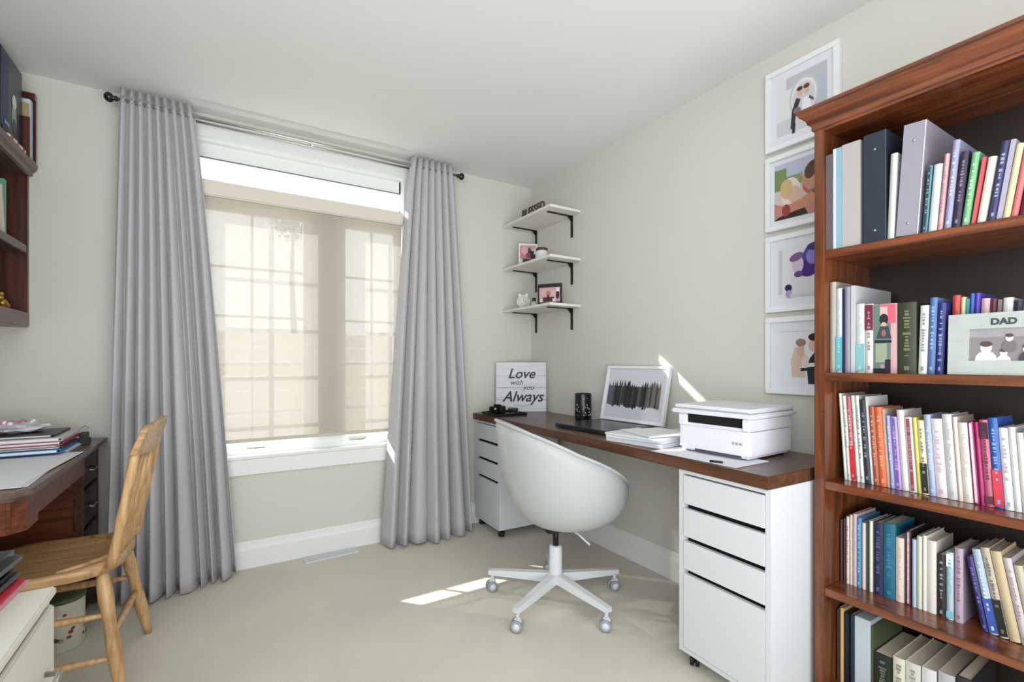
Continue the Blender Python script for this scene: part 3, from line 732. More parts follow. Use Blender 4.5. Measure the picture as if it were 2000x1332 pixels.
row('bottom', SHZ[4], -.27, [
 ('dark brown book', -2.2105, .010, .236, 0, .2, 'plain', (50, 38, 30), None),
 ('tan yellow book', -2.2212, .012, .245, 0, .2, 'plain', (214, 176, 112), None),
 ('near black binder', -2.235, .014, .235, 0, .22, 'booklet', (14, 26, 34), None),
 ('dark navy book', -2.250, .014, .235, 0, .22, 'plain', (30, 44, 66), None),
 ('wide pale blue binder', -2.2655, .044, .238, 0, .23, 'booklet', (196, 208, 216), None),
 ('moss green book', -2.3105, .006, .225, 0, .22, 'booklet', (78, 92, 58), None),
 ('black green hardback', -2.3175, .047, .150, 0, .22, 'plain', (28, 34, 28), [(150, 160, 140)]),
 ('thick cream hardback', -2.367, .030, .162, 0, .22, 'plain', (222, 220, 200), [(90, 90, 80)]),
 ('cream white hardback', -2.398, .036, .165, 0, .22, 'plain', (218, 216, 206), [(120, 120, 110)]),
 ('white hardback', -2.437, .033, .168, 0, .22, 'plain', (224, 226, 226), None),
 ('grey white hardback', -2.474, .036, .176, 0, .22, 'plain', (190, 192, 194), None),
 ('charcoal hardback', -2.5145, .030, .185, 0, .22, 'plain', (50, 48, 50), None),
])
# lever rivets on the big navy binder read as two white dots -> modelled on its visible side
# DAD photo frame
df = thing('photo_frame', 'grey photo frame with the word DAD on the second bookcase shelf', 'picture frame', (-.325, -2.63, SHZ[1]), (0, R(4), 0))
M = world(df)
FRG = mat('dad_frame_grey', (172, 178, 174), .6, noise=.05, nscale=20)
FX = MB().box(0, .012, -.12, -.078, .001, .163, M=M).box(0, .012, .078, .12, .001, .163, M=M).box(0, .012, -.078, .078, .001, .038, M=M).box(0, .012, -.078, .078, .122, .163, M=M)
obj('frame', FX, FRG, df)
box('backing', (.006, .011, -.078, .078, .038, .122), pm((96, 92, 94)), df, M=M)
Mt = M @ basis((0, 0, 0), (0, -1, 0), (0, 0, 1))
text_obj('lettering', 'DAD', .0225, pm((52, 62, 66)), M @ basis((-.0004, 0.012, .1385), (0, -1, 0), (0, 0, 1)), df, depth=.0006, bold=.0009)
# thin grooves imitating planks
gv = MB()
for z_ in (.05, .09): gv.box(-.0004, .001, .079, .119, z_, z_ + .0015, M=M)
obj('plank_line', gv, pm((168, 174, 168)), df)
pl_ = [(rc(-.078, .038, .078, .122), (132, 124, 128)), (rc(-.078, .1, .078, .122), (150, 146, 150))]
for (cx, cy, s_, c1, c2) in ((-.045, .062, 1.25, (232, 216, 208), (226, 222, 226)), (-.012, .052, .8, (226, 204, 200), (216, 206, 214)), (-.002, .09, .8, (220, 206, 204), (110, 104, 108)), (.030, .06, .9, (206, 190, 188), (60, 60, 66)), (.055, .092, .9, (224, 208, 204), (214, 222, 232))):
    pl_.append((ell(cx, cy - .018 * s_, .017 * s_, .02 * s_), c2)); pl_.append((ell(cx, cy + .008 * s_, .009 * s_, .0115 * s_), c1)); pl_.append((ell(cx, cy + .016 * s_, .0095 * s_, .006 * s_), (80, 64, 60)))
clip = lambda P: [(max(-.078, min(.078, a)), max(.038, min(.122, b))) for a, b in P]
printed('photo', [(clip(p), c) for p, c in pl_], M @ basis((.0058, 0, 0), (0, -1, 0), (0, 0, 1)), df, step=.0002)

# ------------------------------------------------------------------ four frames on the right wall
def wall_frame(label, z0, z1, layers):
    """local picture u: 0..1 left(far)->right(near), v: 0..1 bottom->top"""
    yf, yn = -1.826, -2.112
    t = thing('picture_frame', label, 'picture frame', (-.0005, (yf + yn) / 2, z0), group='white picture frames stacked on the right wall')
    FW = mat('white_frame_wood', (236, 239, 242), .4)
    w = .022
    f = MB().box(-.024, -.0005, yn, yf, z1 - w, z1, bev=.002).box(-.024, -.0005, yn, yf, z0, z0 + w, bev=.002).box(-.024, -.0005, yf - w, yf, z0 + w, z1 - w, bev=.002).box(-.024, -.0005, yn, yn + w, z0 + w, z1 - w, bev=.002)
    obj('frame', f, FW, t)
    box('mat_board', (-.014, -.0005, yn + w, yf - w, z0 + w, z1 - w), mat('mat_board_white', (224, 228, 236), .9), t)
    W_ = yf - yn; H_ = z1 - z0
    out = [([(p[0] * W_, p[1] * H_) for p in poly], c) for poly, c in layers]
    printed('photo', out, basis((-.0141, yf, z0), (0, -1, 0), (0, 0, 1)), t, step=-.00022)
    return t
# right handed basis: u=(0,-1,0), v=(0,0,1) -> w=(-1,0,0) so layers must rise with +w
def flip(layers): return layers
_printed = printed
def printed(name, layers, M, parent, step=0.00025, label=None):
    return _printed(name, layers, M, parent, abs(step), label)
skin = (214, 176, 158)
wall_frame('topmost white frame on the right wall, couple under an arch', 2.019, 2.356, [
 (rc(.16, .16, .84, .84), (224, 226, 230)), (rc(.16, .16, .84, .34), (206, 208, 212)), (rc(.62, .16, .84, .84), (182, 190, 204)), (rc(.30, .70, .84, .84), (188, 192, 200)),
 (ell(.54, .55, .20, .24), (196, 198, 204)), (ell(.54, .54, .175, .215), (228, 226, 228)), (ell(.54, .53, .15, .19), (210, 206, 212)),
 ([(.50, .25), (.66, .25), (.62, .52), (.53, .52)], (234, 236, 242)), ([(.36, .20), (.41, .20), (.44, .38), (.50, .52), (.44, .55), (.38, .42)], (48, 44, 56)),
 (ell(.45, .40, .055, .035), (120, 112, 124)), ([(.38, .14), (.42, .14), (.43, .26), (.39, .26)], (40, 38, 48)), (ell(.49, .60, .035, .05), skin), (ell(.58, .60, .035, .05), skin),
 (ell(.49, .645, .04, .025), (64, 46, 44)), (ell(.58, .645, .042, .028), (88, 62, 56)), ([(.62, .52), (.68, .46), (.67, .44), (.61, .49)], (90, 78, 96))])
wall_frame('second white frame on the right wall, two people embracing outdoors', 1.683, 1.997, [
 (rc(.13, .13, .87, .87), (206, 194, 190)), (rc(.13, .62, .87, .87), (186, 190, 214)), (rc(.13, .52, .30, .80), (122, 140, 92)), (rc(.30, .55, .52, .68), (140, 150, 112)),
 (rc(.55, .50, .87, .66), (170, 160, 150)), (ell(.36, .46, .14, .2), (232, 214, 208)), (ell(.42, .42, .10, .12, rot=.5), (214, 180, 164)), (ell(.30, .52, .09, .13), (206, 178, 130)),
 (ell(.66, .52, .14, .15), (190, 92, 88)), (ell(.62, .55, .09, .13, rot=.4), (196, 144, 122)), (ell(.72, .70, .15, .10), (72, 50, 44)), (ell(.62, .66, .07, .09), (86, 58, 50)),
 ([(.13, .13), (.87, .13), (.87, .3), (.55, .36), (.42, .22), (.13, .36)], (196, 130, 120)), ([(.3, .3), (.46, .2), (.62, .24), (.78, .38), (.74, .44), (.5, .34)], (198, 138, 110)),
 ([(.13, .13), (.6, .13), (.56, .22), (.3, .19), (.2, .17)], (48, 26, 34)), (ell(.74, .40, .09, .04), (92, 96, 108)), (ell(.30, .24, .06, .08), (150, 64, 52))])
wall_frame('third white frame on the right wall, violet toned couple picture', 1.340, 1.661, [
 (rc(.17, .17, .83, .83), (222, 222, 230)), (rc(.19, .22, .24, .80), (200, 200, 210)), (ell(.56, .36, .20, .17), (216, 214, 220)),
 (ell(.66, .62, .15, .19), (74, 58, 156)), (ell(.60, .52, .13, .11), (64, 26, 122)), (ell(.66, .66, .09, .1), (130, 122, 200)), (ell(.70, .78, .12, .05), (50, 46, 110)),
 (ell(.46, .58, .08, .11), (212, 190, 216)), (ell(.44, .68, .10, .05, rot=.3), (120, 90, 130)), (ell(.47, .46, .06, .04), (96, 64, 120)),
 (ell(.78, .40, .06, .12), (160, 156, 206)), (ell(.33, .30, .05, .045), (34, 26, 76)), (ell(.34, .22, .05, .05), (176, 150, 196)), (ell(.78, .28, .05, .04), (70, 36, 96)), (rc(.36, .18, .83, .22), (206, 206, 216))])
wall_frame('lowest white frame on the right wall, couple in dark suit', .998, 1.318, [
 (rc(.13, .13, .87, .87), (226, 229, 236)), (rc(.2, .80, .7, .81), (200, 204, 214)),
 ([(.38, .22), (.56, .22), (.56, .5), (.50, .62), (.42, .60), (.36, .42)], (214, 190, 174)), (ell(.50, .56, .05, .08), (210, 174, 158)), (ell(.50, .66, .07, .05), (150, 122, 108)),
 ([(.60, .14), (.87, .14), (.87, .60), (.72, .58), (.62, .46), (.58, .34)], (22, 28, 40)), (ell(.66, .62, .055, .08), (218, 184, 172)), (ell(.69, .725, .09, .05), (26, 22, 26)),
 ([(.50, .34), (.80, .37), (.82, .41), (.55, .40)], (220, 224, 232)), ([(.50, .30), (.62, .31), (.62, .34), (.50, .34)], (30, 32, 44)), (ell(.56, .42, .05, .08), (226, 206, 200))])

# ------------------------------------------------------------------ three corner shelves with brackets
def corner_shelf(label, z):
    t = thing('corner_shelf', label, 'shelf', (-.125, -.295, z), group='white corner shelves on black brackets')
    b = mat('shelf_whitewash', (232, 230, 222), .55, noise=.04, nscale=12)
    box('board', (-.25, -.002, -.585, -.004, z - .017, z), b, t, bev=.002)
    for y in (-.495, -.075):
        br = MB().box(-.205, -.002, y - .009, y + .009, z - .023, z - .0175).box(-.0075, -.002, y - .009, y + .009, z - .16, z - .023)
        br.extr([(-.035, 0), (0, 0), (0, -.035)], .004, basis((-.007, y + .002, z - .0225), (1, 0, 0), (0, 0, 1)))
        obj('bracket', br, BLACKM, t)
    return t
corner_shelf('top white corner shelf carrying the BLESSED word sign', 2.122)
corner_shelf('middle white corner shelf carrying a pink photo and a canister', 1.808)
corner_shelf('lowest white corner shelf carrying a clock and dark photo', 1.505)
bl = thing('word_sign', 'dark wooden BLESSED letters on the top corner shelf', 'sign', (-.215, -.35, 2.1225))
text_obj('lettering', 'BLESSED', .074, mat('weathered_dark_wood', (92, 78, 72), .8, noise=.3, nscale=40), basis((-.215, -.345, 2.1225 + .0285), (0, -1, 0), (0, 0, 1)), bl, depth=.004, bold=.002, sx=.98)
box('base', (-.221, -.209, -.51, -.185, 2.1223, 2.1255), mat('weathered_dark_wood', (92, 78, 72)), bl)
# frame on the middle shelf (faces the room, back against the wall)
pf = thing('photo_frame', 'white framed pink family photo on the middle corner shelf', 'picture frame', (-.12, -.14, 1.8085), (0, 0, R(-22)))
M = world(pf)
WS = mat('rose_wood_stand', (206, 168, 140), .5)
box('stand', (-.085, .085, -.02, .025, 0, .022), WS, pf, M=M, bev=.003)
obj('frame', MB().box(-.068, .068, -.008, .008, .022, .17, M=M, bev=.002), mat('white_frame_wood', (236, 239, 242)), pf)
printed('photo', [(rc(-.06, .03, .06, .162), (226, 214, 212)), (rc(-.06, .06, .01, .15), (204, 130, 140)), (ell(-.025, .12, .025, .03), (226, 176, 176)), (ell(.02, .11, .022, .035), (50, 36, 44)), (ell(.03, .135, .014, .018), (212, 176, 164)),
   (rc(-.04, .035, .035, .06), (52, 34, 40)), (rc(.015, .062, .052, .095), (30, 26, 34)), (ell(.0, .085, .018, .02), (150, 70, 84)), (rc(-.055, .145, .055, .155), (200, 160, 164))], M @ basis((0, -.0081, 0), (1, 0, 0), (0, 0, 1)), pf)
cn = thing('canister', 'small white canister with dark lid on the middle corner shelf', 'canister', (-.155, -.36, 1.8085))
obj('jar', MB().lathe([(.03, 0), (.036, .004), (.038, .02), (.038, .066), (.035, .072), (.03, .073)], -.155, -.36, 24, z0=1.8085), WHITE2, cn)
obj('lid', MB().lathe([(.039, .0735), (.040, .076), (.040, .086), (.036, .09), (.01, .091)], -.155, -.36, 24, z0=1.8085), mat('dark_wood_lid', (74, 60, 56), .6), cn)
# lowest shelf
ck = thing('clock', 'small round white clock on the lowest corner shelf', 'clock', (-.17, -.155, 1.5055), (0, 0, R(-25)))
M = world(ck); Mx = M @ Matrix.Translation((0, 0, .052)) @ Matrix.Rotation(PI / 2, 4, 'X')
obj('case', MB().lathe([(.03, -.022), (.044, -.018), (.047, -.005), (.047, .016), (.043, .022), (.040, .018), (.039, .012)], 0, 0, 28, M=Mx), WHITE2, ck)
obj('face', MB().lathe([(.001, .0125), (.0385, .0125), (.0385, .014), (.001, .0142)], 0, 0, 24, M=Mx), mat('clock_face', (226, 226, 214), .5), ck)
obj('hands', MB().box(-.001, .001, 0, .026, .0145, .0155, M=Mx).box(0, .018, -.001, .001, .0145, .0155, M=Mx), GREYINK, ck)
for s_ in (-1, 1):
    obj('foot', MB().tube([(s_ * .022, 0, .0), (s_ * .017, 0, .012)], [.005, .007], 8, M=M), WHITE2, ck)
    obj('bell', MB().sphere((s_ * .024, 0, .098), .014, M=M), WHITE2, ck)
bt = thing('bottle', 'little clear bottle with dark cap on the lowest corner shelf', 'bottle', (-.15, -.262, 1.5055))
obj('glass_body', MB().lathe([(.014, 0), (.019, .003), (.020, .02), (.020, .032), (.009, .042), (.008, .046)], -.15, -.262, 18, z0=1.5055), mat('frosted_glass', (206, 208, 204), .3), bt)
obj('cap', MB().lathe([(.011, .046), (.0125, .048), (.0125, .066), (.009, .069)], -.15, -.262, 16, z0=1.5055), BLACK, bt)
p2 = thing('photo_frame', 'black framed pink family photo on the lowest corner shelf', 'picture frame', (-.12, -.405, 1.5055), (0, 0, R(-58)))
M = world(p2)
BR = mat('dark_frame', (46, 38, 40), .5)
obj('frame', MB().box(-.085, .085, -.012, .008, 0, .026, M=M, bev=.002).box(-.085, .085, -.008, .008, .125, .15, M=M, bev=.002).box(-.085, -.076, -.008, .008, .026, .125, M=M).box(.076, .085, -.008, .008, .026, .125, M=M), BR, p2)
box('backing', (-.076, .076, 0, .006, .026, .125), PAPER, p2, M=M)
printed('photo', [(rc(-.074, .028, .074, .123), (216, 170, 176)), (rc(-.05, .03, .03, .06), (90, 50, 60)), (ell(-.04, .09, .018, .022), (220, 180, 176)), (ell(-.01, .085, .016, .02), (196, 120, 130)), (ell(-.012, .06, .008, .018), (46, 34, 42)),
   (ell(.03, .085, .016, .02), (222, 190, 184)), (ell(.056, .075, .012, .03), (44, 30, 38)), (rc(.045, .095, .07, .12), (236, 230, 232)), (rc(-.07, .028, -.05, .05), (236, 232, 232)), (rc(.02, .028, .04, .05), (236, 232, 232))], M @ basis((0, -.0002, 0), (1, 0, 0), (0, 0, 1)), p2)

# ------------------------------------------------------------------ on the desk
Z = DT + .0005
# plank sign set across the corner
sg = thing('plank_sign', 'white plank sign reading Love with you Always in the corner', 'sign', (-.183, -.148, Z), (R(-3), 0, R(-31)))
M = world(sg); SW, SHh = .178, .352
PW = mat('whitewashed_plank', (222, 222, 228), .75, noise=.07, nscale=5, stretch=(1, 1, 8))
zz = [0, .0845, .17, .255, SHh]
for i in range(4):
    box('plank', (-SW, SW, -.006, .008, zz[i] + .0008, zz[i + 1] - .0012), PW, sg, M=M, bev=.0012)
obj('batten', MB().box(-.12, -.09, .0085, .02, .02, SHh - .02, M=M).box(.09, .12, .0085, .02, .02, SHh - .02, M=M), PW, sg)
SI = mat('sign_ink', (58, 62, 72), .8)
def sgn(s, x, z, size, **k): text_obj('lettering', s, size, SI, M @ basis((x, -.0062, z), (1, 0, 0), (0, 0, 1)), sg, depth=.0004, **k)
sgn('Love', .0, .268, .098, shear=.32, bold=.0012, sx=1.0)
sgn('with', -.035, .207, .052, shear=.35)
sgn('you', .05, .172, .052, shear=.35)
sgn('Always', .01, .105, .105, shear=.35, bold=.0015, sx=.95)
obj('flourish', MB().tube([(-.05 + .012 * i, -.0062, .045 + .006 * math.sin(i * .9)) for i in range(11)], .0011, 6, M=M), SI, sg)
# black tray with camera gear
ty = thing('tray', 'flat black tray at the far end of the walnut desktop', 'tray', (-.375, -.235, Z), (0, 0, R(-4)))
M = world(ty)
obj('tray_base', MB().box(-.11, .12, -.10, .12, 0, .004, M=M).box(-.11, .12, -.10, -.094, .004, .016, M=M).box(-.11, .12, .114, .12, .004, .016, M=M).box(-.11, -.104, -.094, .114, .004, .016, M=M).box(.114, .12, -.094, .114, .004, .016, M=M), BLACK, ty)
cm = thing('camera', 'black compact camera lying in the black tray', 'camera', (-.40, -.19, Z + .0045), (0, 0, R(12)))
M = world(cm)
obj('body', MB().box(-.06, .06, -.02, .025, 0, .05, M=M, bev=.006).box(-.022, .022, -.018, .022, .05, .062, M=M, bev=.004), BLACK, cm)
obj('lens', MB().lathe([(.022, 0), (.024, .002), (.024, .025), (.019, .03), (.015, .027)], 0, 0, 20, M=M @ Matrix.Translation((.01, -.02, .025)) @ Matrix.Rotation(PI / 2, 4, 'X')), BLACKM, cm)
obj('flash_window', MB().box(-.048, -.032, -.0215, -.019, .03, .042, M=M), mat('pale_glass', (226, 222, 196), .2), cm)
cb = thing('cable', 'coiled black cable with silver plug beside the camera', 'cable', (-.305, -.235, Z + .0045))
M = world(cb)
obj('cord', MB().tube([(.028 * math.cos(i * .45) * (1 + .02 * i / 4), .03 * math.sin(i * .45), .004 + .0006 * i + .004 * math.sin(i * 1.3) ** 2) for i in range(48)], .0033, 8, M=M), BLACK, cb)
obj('plug', MB().box(.03, .052, -.008, .008, .001, .011, M=M, bev=.002), NICKEL, cb)
# candle jar
cj = thing('candle_jar', 'tall black speckled jar in front of the wall, beside the laptop', 'jar', (-.11, -.735, Z))
obj('jar', MB().lathe([(.044, 0), (.05, .004), (.051, .012), (.051, .155), (.049, .162), (.046, .162), (.045, .15)], -.11, -.735, 32, z0=Z), mat('speckled_black', (26, 24, 28), .25, noise=.9, nscale=70), cj)
rs_ = random.Random(9); fl = MB()
for i in range(34):
    a = R(rs_.uniform(170, 300)); z_ = rs_.uniform(.03, .14); Mq = Matrix.Translation((-.11 + .0512 * math.cos(a), -.735 + .0512 * math.sin(a), Z + z_)) @ Matrix.Rotation(a, 4, 'Z')
    s_ = rs_.uniform(.002, .005); fl.box(-.0005, .0008, -s_, s_, -s_ * .8, s_ * .8, M=Mq)
obj('label_flecks', fl, mat('silver_fleck', (170, 166, 176), .4), cj)['kind'] = 'stuff'
# laptop
LM = DM @ Matrix.Translation((.03, .93, 0))
lp = thing('laptop', 'closed black laptop on the walnut desktop below the forest picture', 'laptop', tuple((DM @ Vector((.27, 1.08, DT + .0005)))), (0, 0, R(2)))
M = world(lp)
obj('base', MB().box(-.17, .17, -.20, .20, .002, .013, M=M, bev=.003), BLACK, lp)
obj('lid', MB().box(-.17, .17, -.20, .20, .0135, .021, M=M, bev=.003), mat('laptop_lid', (34, 36, 40), .25), lp)
for (x, y) in ((-.14, -.17), (.14, -.17), (-.14, .17), (.14, .17)): obj('foot', MB().lathe([(.006, 0), (.007, .001), (.007, .002)], x, y, 10, M=M), BLACK, lp)
# forest picture leaning on the wall, standing on the laptop
ff = thing('picture_frame', 'white framed snowy forest picture leaning on the wall behind the laptop', 'picture frame', (-.088, -1.105, DT + .0225), (0, R(12), R(2.5)))
M = world(ff)
FW2 = mat('white_frame_wood', (236, 239, 242)); a_, b_ = .222, .315
obj('frame', MB().box(-.012, .012, -a_, a_, 0, .016, M=M, bev=.002).box(-.012, .012, -a_, a_, b_ - .016, b_, M=M, bev=.002).box(-.012, .012, -a_, -a_ + .016, .016, b_ - .016, M=M, bev=.002).box(-.012, .012, a_ - .016, a_, .016, b_ - .016, M=M, bev=.002), FW2, ff)
box('backing', (-.004, .01, -a_ + .016, a_ - .016, .016, b_ - .016), PAPER, ff, M=M)
lay = [(rc(-.206, .016, .206, b_ - .016), (214, 216, 226)), (rc(-.206, .016, .206, .095), (206, 208, 220)), (rc(-.195, .09, .175, .20), (104, 106, 112))]
rf = random.Random(21)
for i in range(46):
    x = -.185 + .36 * i / 45 + rf.uniform(-.003, .003); b0 = rf.uniform(.075, .10); t0 = rf.uniform(.195, .24); w = rf.uniform(.004, .009)
    g_ = rf.choice([(34, 36, 40), (52, 54, 58), (84, 86, 88), (24, 26, 30)]) if x < .09 else rf.choice([(120, 112, 104), (90, 92, 96), (60, 60, 62)])
    if x > -.19 and x < -.16: g_ = (90, 92, 120)
    lay.append(([(x - w, b0), (x + w, b0 + rf.uniform(-.01, .01)), (x + w * .8, t0 - .03), (x, t0), (x - w * .8, t0 - .02)], g_))
printed('picture', lay, M @ basis((-.0041, 0, 0), (0, -1, 0), (0, 0, 1)), ff, step=.00005)
# printer
pr = thing('printer', 'white multifunction printer on the walnut desktop', 'printer', tuple(DM @ Vector((.145, .155, DT + .0005))), (0, 0, R(2)))
M = world(pr)   # local x to wall, y to window
PWm = WHITE2
obj('body', MB().box(0, .30, 0, .30, .006, .115, M=M, bev=.012).box(.04, .29, .01, .29, .1, .15, M=M, bev=.004), PWm, pr)
obj('side_cheek', MB().box(.0, .30, 0, .03, .105, .152, M=M, bev=.004), PWm, pr)
obj('side_cheek', MB().box(.0, .30, .262, .30, .10, .152, M=M, bev=.006), PWm, pr)
obj('output_tray', MB().box(.012, .045, .03, .262, .116, .150, M=M), DARKGAP, pr)
obj('scanner_lid', MB().box(-.012, .31, -.012, .325, .152, .168, M=M, bev=.005).box(-.004, .305, -.006, .318, .170, .186, M=M, bev=.006), PWm, pr)
obj('lid_seam', MB().box(-.006, .30, -.004, .316, .167, .171, M=M), mat('seam_grey', (170, 172, 180), .6), pr)
obj('front_panel', MB().box(-.003, .004, .02, .28, .012, .098, M=M, bev=.0015), PWm, pr)
obj('paper_slot', MB().box(-.004, .002, .03, .22, .010, .018, M=M), mat('slot_grey', (70, 72, 84), .6), pr)
for i in range(3):
    obj('button', MB().lathe([(.005, 0), (.005, .003), (.001, .0035)], 0, 0, 12, M=M @ Matrix.Translation((-.003, .03 + .014 * i, .06)) @ Matrix.Rotation(-PI / 2, 4, 'Y')), mat('seam_grey', (170, 172, 180)), pr)
for (x, y) in ((.03, .03), (.03, .27), (.27, .03), (.27, .27)): obj('foot', MB().lathe([(.01, 0), (.011, .006)], x, y, 12, M=M), BLACK, pr)
# sheet fed out in front of the printer
def sheets(name, label, cx, cy, z, n, rot, cols, w=.216, l=.279, th=.0012, jit=.006, cat='paper', group=None, seed=0):
    t = thing(name, label, cat, (cx, cy, z), (0, 0, rot), group); M = world(t); r_ = random.Random(seed)
    zz = 0
    for i in range(n):
        c = cols[i % len(cols)]; h = th if not isinstance(th, (list, tuple)) else th[i]
        Mi = M @ Matrix.Translation((r_.uniform(-jit, jit), r_.uniform(-jit, jit), zz)) @ Matrix.Rotation(r_.uniform(-jit * 8, jit * 8), 4, 'Z')
        obj('sheet' if h < .003 else 'pad', MB().box(-w / 2, w / 2, -l / 2, l / 2, 0, h, M=Mi, bev=h * .2), pm(c, .7), t); zz += h + .0002
    return t, zz
p = DM @ Vector((.125, .285, 0))
sheets('printed_page', 'white sheets lying in front of the printer at desk edge', p.x - .012, p.y + .02, Z, 2, R(1), [(234, 232, 240), (236, 236, 242)], w=.20, l=.36, th=.0008, jit=.002, seed=2)
obj('pen_cap', MB().tube([(-.52, -1.965, Z + .005), (-.535, -1.925, Z + .005)], .0045, 10), BLACKM).parent = None
o_ = bpy.data.objects['pen_cap']; tag(o_, 'small dark pen cap on the desk edge before the printer', 'pen')
p = DM @ Vector((.165, .655, 0))
_, h1 = sheets('notepad_stack', 'stack of white pads between laptop and printer', p.x, p.y, Z, 4, R(8), [(232, 222, 224), (206, 214, 226), (232, 234, 240), (226, 226, 228)], w=.24, l=.29, th=[.010, .006, .012, .009], jit=.008, seed=4)
sheets('open_booklet', 'open white booklet with blue edge atop the pad stack', p.x + .02, p.y - .02, Z + h1, 2, R(-14), [(190, 214, 226), (236, 236, 240)], w=.21, l=.24, th=[.003, .004], jit=.004, seed=8)
p = DM @ Vector((.40, .58, 0))
sheets('paper_pile', 'loose white papers against the wall left of the printer', p.x - .01, p.y + .06, Z, 3, R(-4), [(220, 220, 222), (232, 232, 236), (214, 214, 214)], w=.11, l=.17, th=[.01, .008, .012], jit=.003, seed=12)

# ------------------------------------------------------------------ left desk
LD = thing('writing_desk', 'dark stained wooden desk along the left wall', 'desk', (-2.78, -.57, 0))
x0, x1, ya, yb = -3.09, -2.468, -1.135, -.03
top = MB().extr([(x0, ya), (x1 - .03, ya), (x1, ya + .03), (x1, yb), (x0, yb)], .018, Matrix.Translation((0, 0, .752)))
top.extr([(x0 + .01, ya + .012), (x1 - .04, ya + .012), (x1 - .012, ya + .04), (x1 - .012, yb - .01), (x0 + .01, yb - .01)], .012, Matrix.Translation((0, 0, .740)))
obj('top', top, DESKT, LD)
obj('apron', MB().box(x1 - .045, x1 - .022, -.98, -.36, .665, .740).box(x0 + .02, x1 - .045, ya + .022, ya + .042, .655, .740), [DESKX], LD)
obj('near_corner', MB().extr([(x1 - .12, ya + .02), (x1 - .055, ya + .02), (x1 - .02, ya + .055), (x1 - .02, ya + .16), (x1 - .12, ya + .16)], .095, Matrix.Translation((0, 0, .645))), DESKX, LD)
# near pedestal, set back
obj('side_panel', MB().box(x0 + .02, x1 - .14, ya + .05, ya + .07, .0, .655), DESKW, LD)
# far pedestal
obj('pedestal', MB().box(x0 + .02, x1 - .05, -.355, -.335, .03, .740).box(x0 + .02, x1 - .05, yb - .03, yb - .01, .03, .74).box(x0 + .02, x0 + .04, -.335, yb - .03, .03, .74).box(x0 + .02, x1 - .05, -.335, yb - .03, .03, .05), DESKX, LD)
obj('post', MB().box(x1 - .06, x1 - .03, -.36, -.325, 0, .74, bev=.004), DESKW, LD)
obj('post', MB().box(x1 - .06, x1 - .03, -.065, -.035, 0, .74, bev=.004), DESKW, LD)
for (a, b) in ((.59, .73), (.42, .58), (.06, .41)):
    d_ = box('drawer', (x1 - .055, x1 - .033, -.322, -.068, a, b), mat('near_black_wood', (34, 24, 22), .3), LD, bev=.004)
    zc = (a + b) / 2
    obj('handle', MB().tube([(x1 - .033, -.235, zc), (x1 - .017, -.23, zc - .006), (x1 - .017, -.16, zc - .006), (x1 - .033, -.155, zc)], .0035, 8), NICKEL, d_)
# things on the left desk
t, h = sheets('loose_papers', 'white sheets spread over the near half of the dark desk', -2.70, -.78, .7705, 3, R(0), [(226, 228, 238), (230, 226, 234), (232, 234, 240)], w=.42, l=.62, th=.0012, jit=.008, seed=1)
t, h2 = sheets('pink_paper_pile', 'pale pink and mint sheets under the blue folder', -2.72, -.312, .7705, 3, R(0), [(224, 210, 222), (206, 224, 220), (230, 226, 236)], w=.40, l=.27, th=.004, jit=.004, seed=3)
base = .7705 + h2
def folder(label, cx, cy, z, w, l, th, col, rot=0):
    t = thing('folder', label, 'folder', (cx, cy, z), (0, 0, rot), group='folders stacked on the dark desk'); M = world(t)
    obj('cover', MB().box(-w / 2, w / 2, -l / 2, l / 2, 0, .002, M=M).box(-w / 2, w / 2, -l / 2, l / 2, th - .002, th, M=M).box(w / 2 - .002, w / 2, -l / 2, l / 2, .002, th - .002, M=M), pm(col, .4), t)
    obj('papers', MB().box(-w / 2 + .004, w / 2 - .012, -l / 2 + .004, l / 2 - .004, .0022, th - .0022, M=M), PAPER, t)
    return z + th + .0004
z = base
z = folder('blue folder, lowest of the stack on the dark desk', -2.71, -.40, z, .36, .26, .014, (44, 120, 190))
z = folder('dark green folder on top of the blue folder', -2.705, -.395, z, .36, .25, .008, (30, 52, 50))
z = folder('grey folder between the green and crimson folders', -2.71, -.40, z, .35, .25, .007, (160, 150, 156))
z = folder('crimson folder in the stack on the dark desk', -2.70, -.39, z, .35, .25, .012, (150, 24, 62))
z = folder('pale grey folder above the crimson folder', -2.71, -.38, z, .36, .25, .012, (206, 204, 204))
z = folder('black folder topping the stack on the dark desk', -2.73, -.35, z, .34, .24, .010, (26, 26, 26))
zt = z
clp = thing('binder_clip', 'black binder clips and pens at the folder ends', 'clip', (-2.515, -.27, .7705 + .0))
obj('jaw', MB().box(-2.535, -2.495, -.262, -.205, .7705, .80, bev=.004).box(-2.53, -2.50, -.25, -.215, .80, .825, bev=.004), BLACK, clp)
obj('wire_arm', MB().tube([(-2.52, -.25, .825), (-2.50, -.235, .845), (-2.515, -.22, .85), (-2.53, -.235, .835)], .002, 6), NICKEL, clp)
bgm = mat('clear_bag_plastic', (206, 204, 210), .15, noise=.15, nscale=20)
pb = thing('plastic_bag', 'crumpled clear bag with pink beads on the folders', 'bag', (-2.70, -.33, zt))
def crumple(cx, cy, cz, a, b, c, seed, mi=0, rough=.25):
    rr = random.Random(seed); mb = MB().sphere((0, 0, 0), 1, seg=18, ring=10)
    vs = []
    for v in mb.v:
        k = 1 + rr.uniform(-rough, rough); vs.append((cx + v[0] * a * k, cy + v[1] * b * k, max(cz, cz + c + v[2] * c * k)))
    return MB().add(vs, mb.f, mi, False)
obj('film', crumple(-2.70, -.33, zt, .085, .07, .02, 3), bgm, pb)
bd = MB(); rr = random.Random(5)
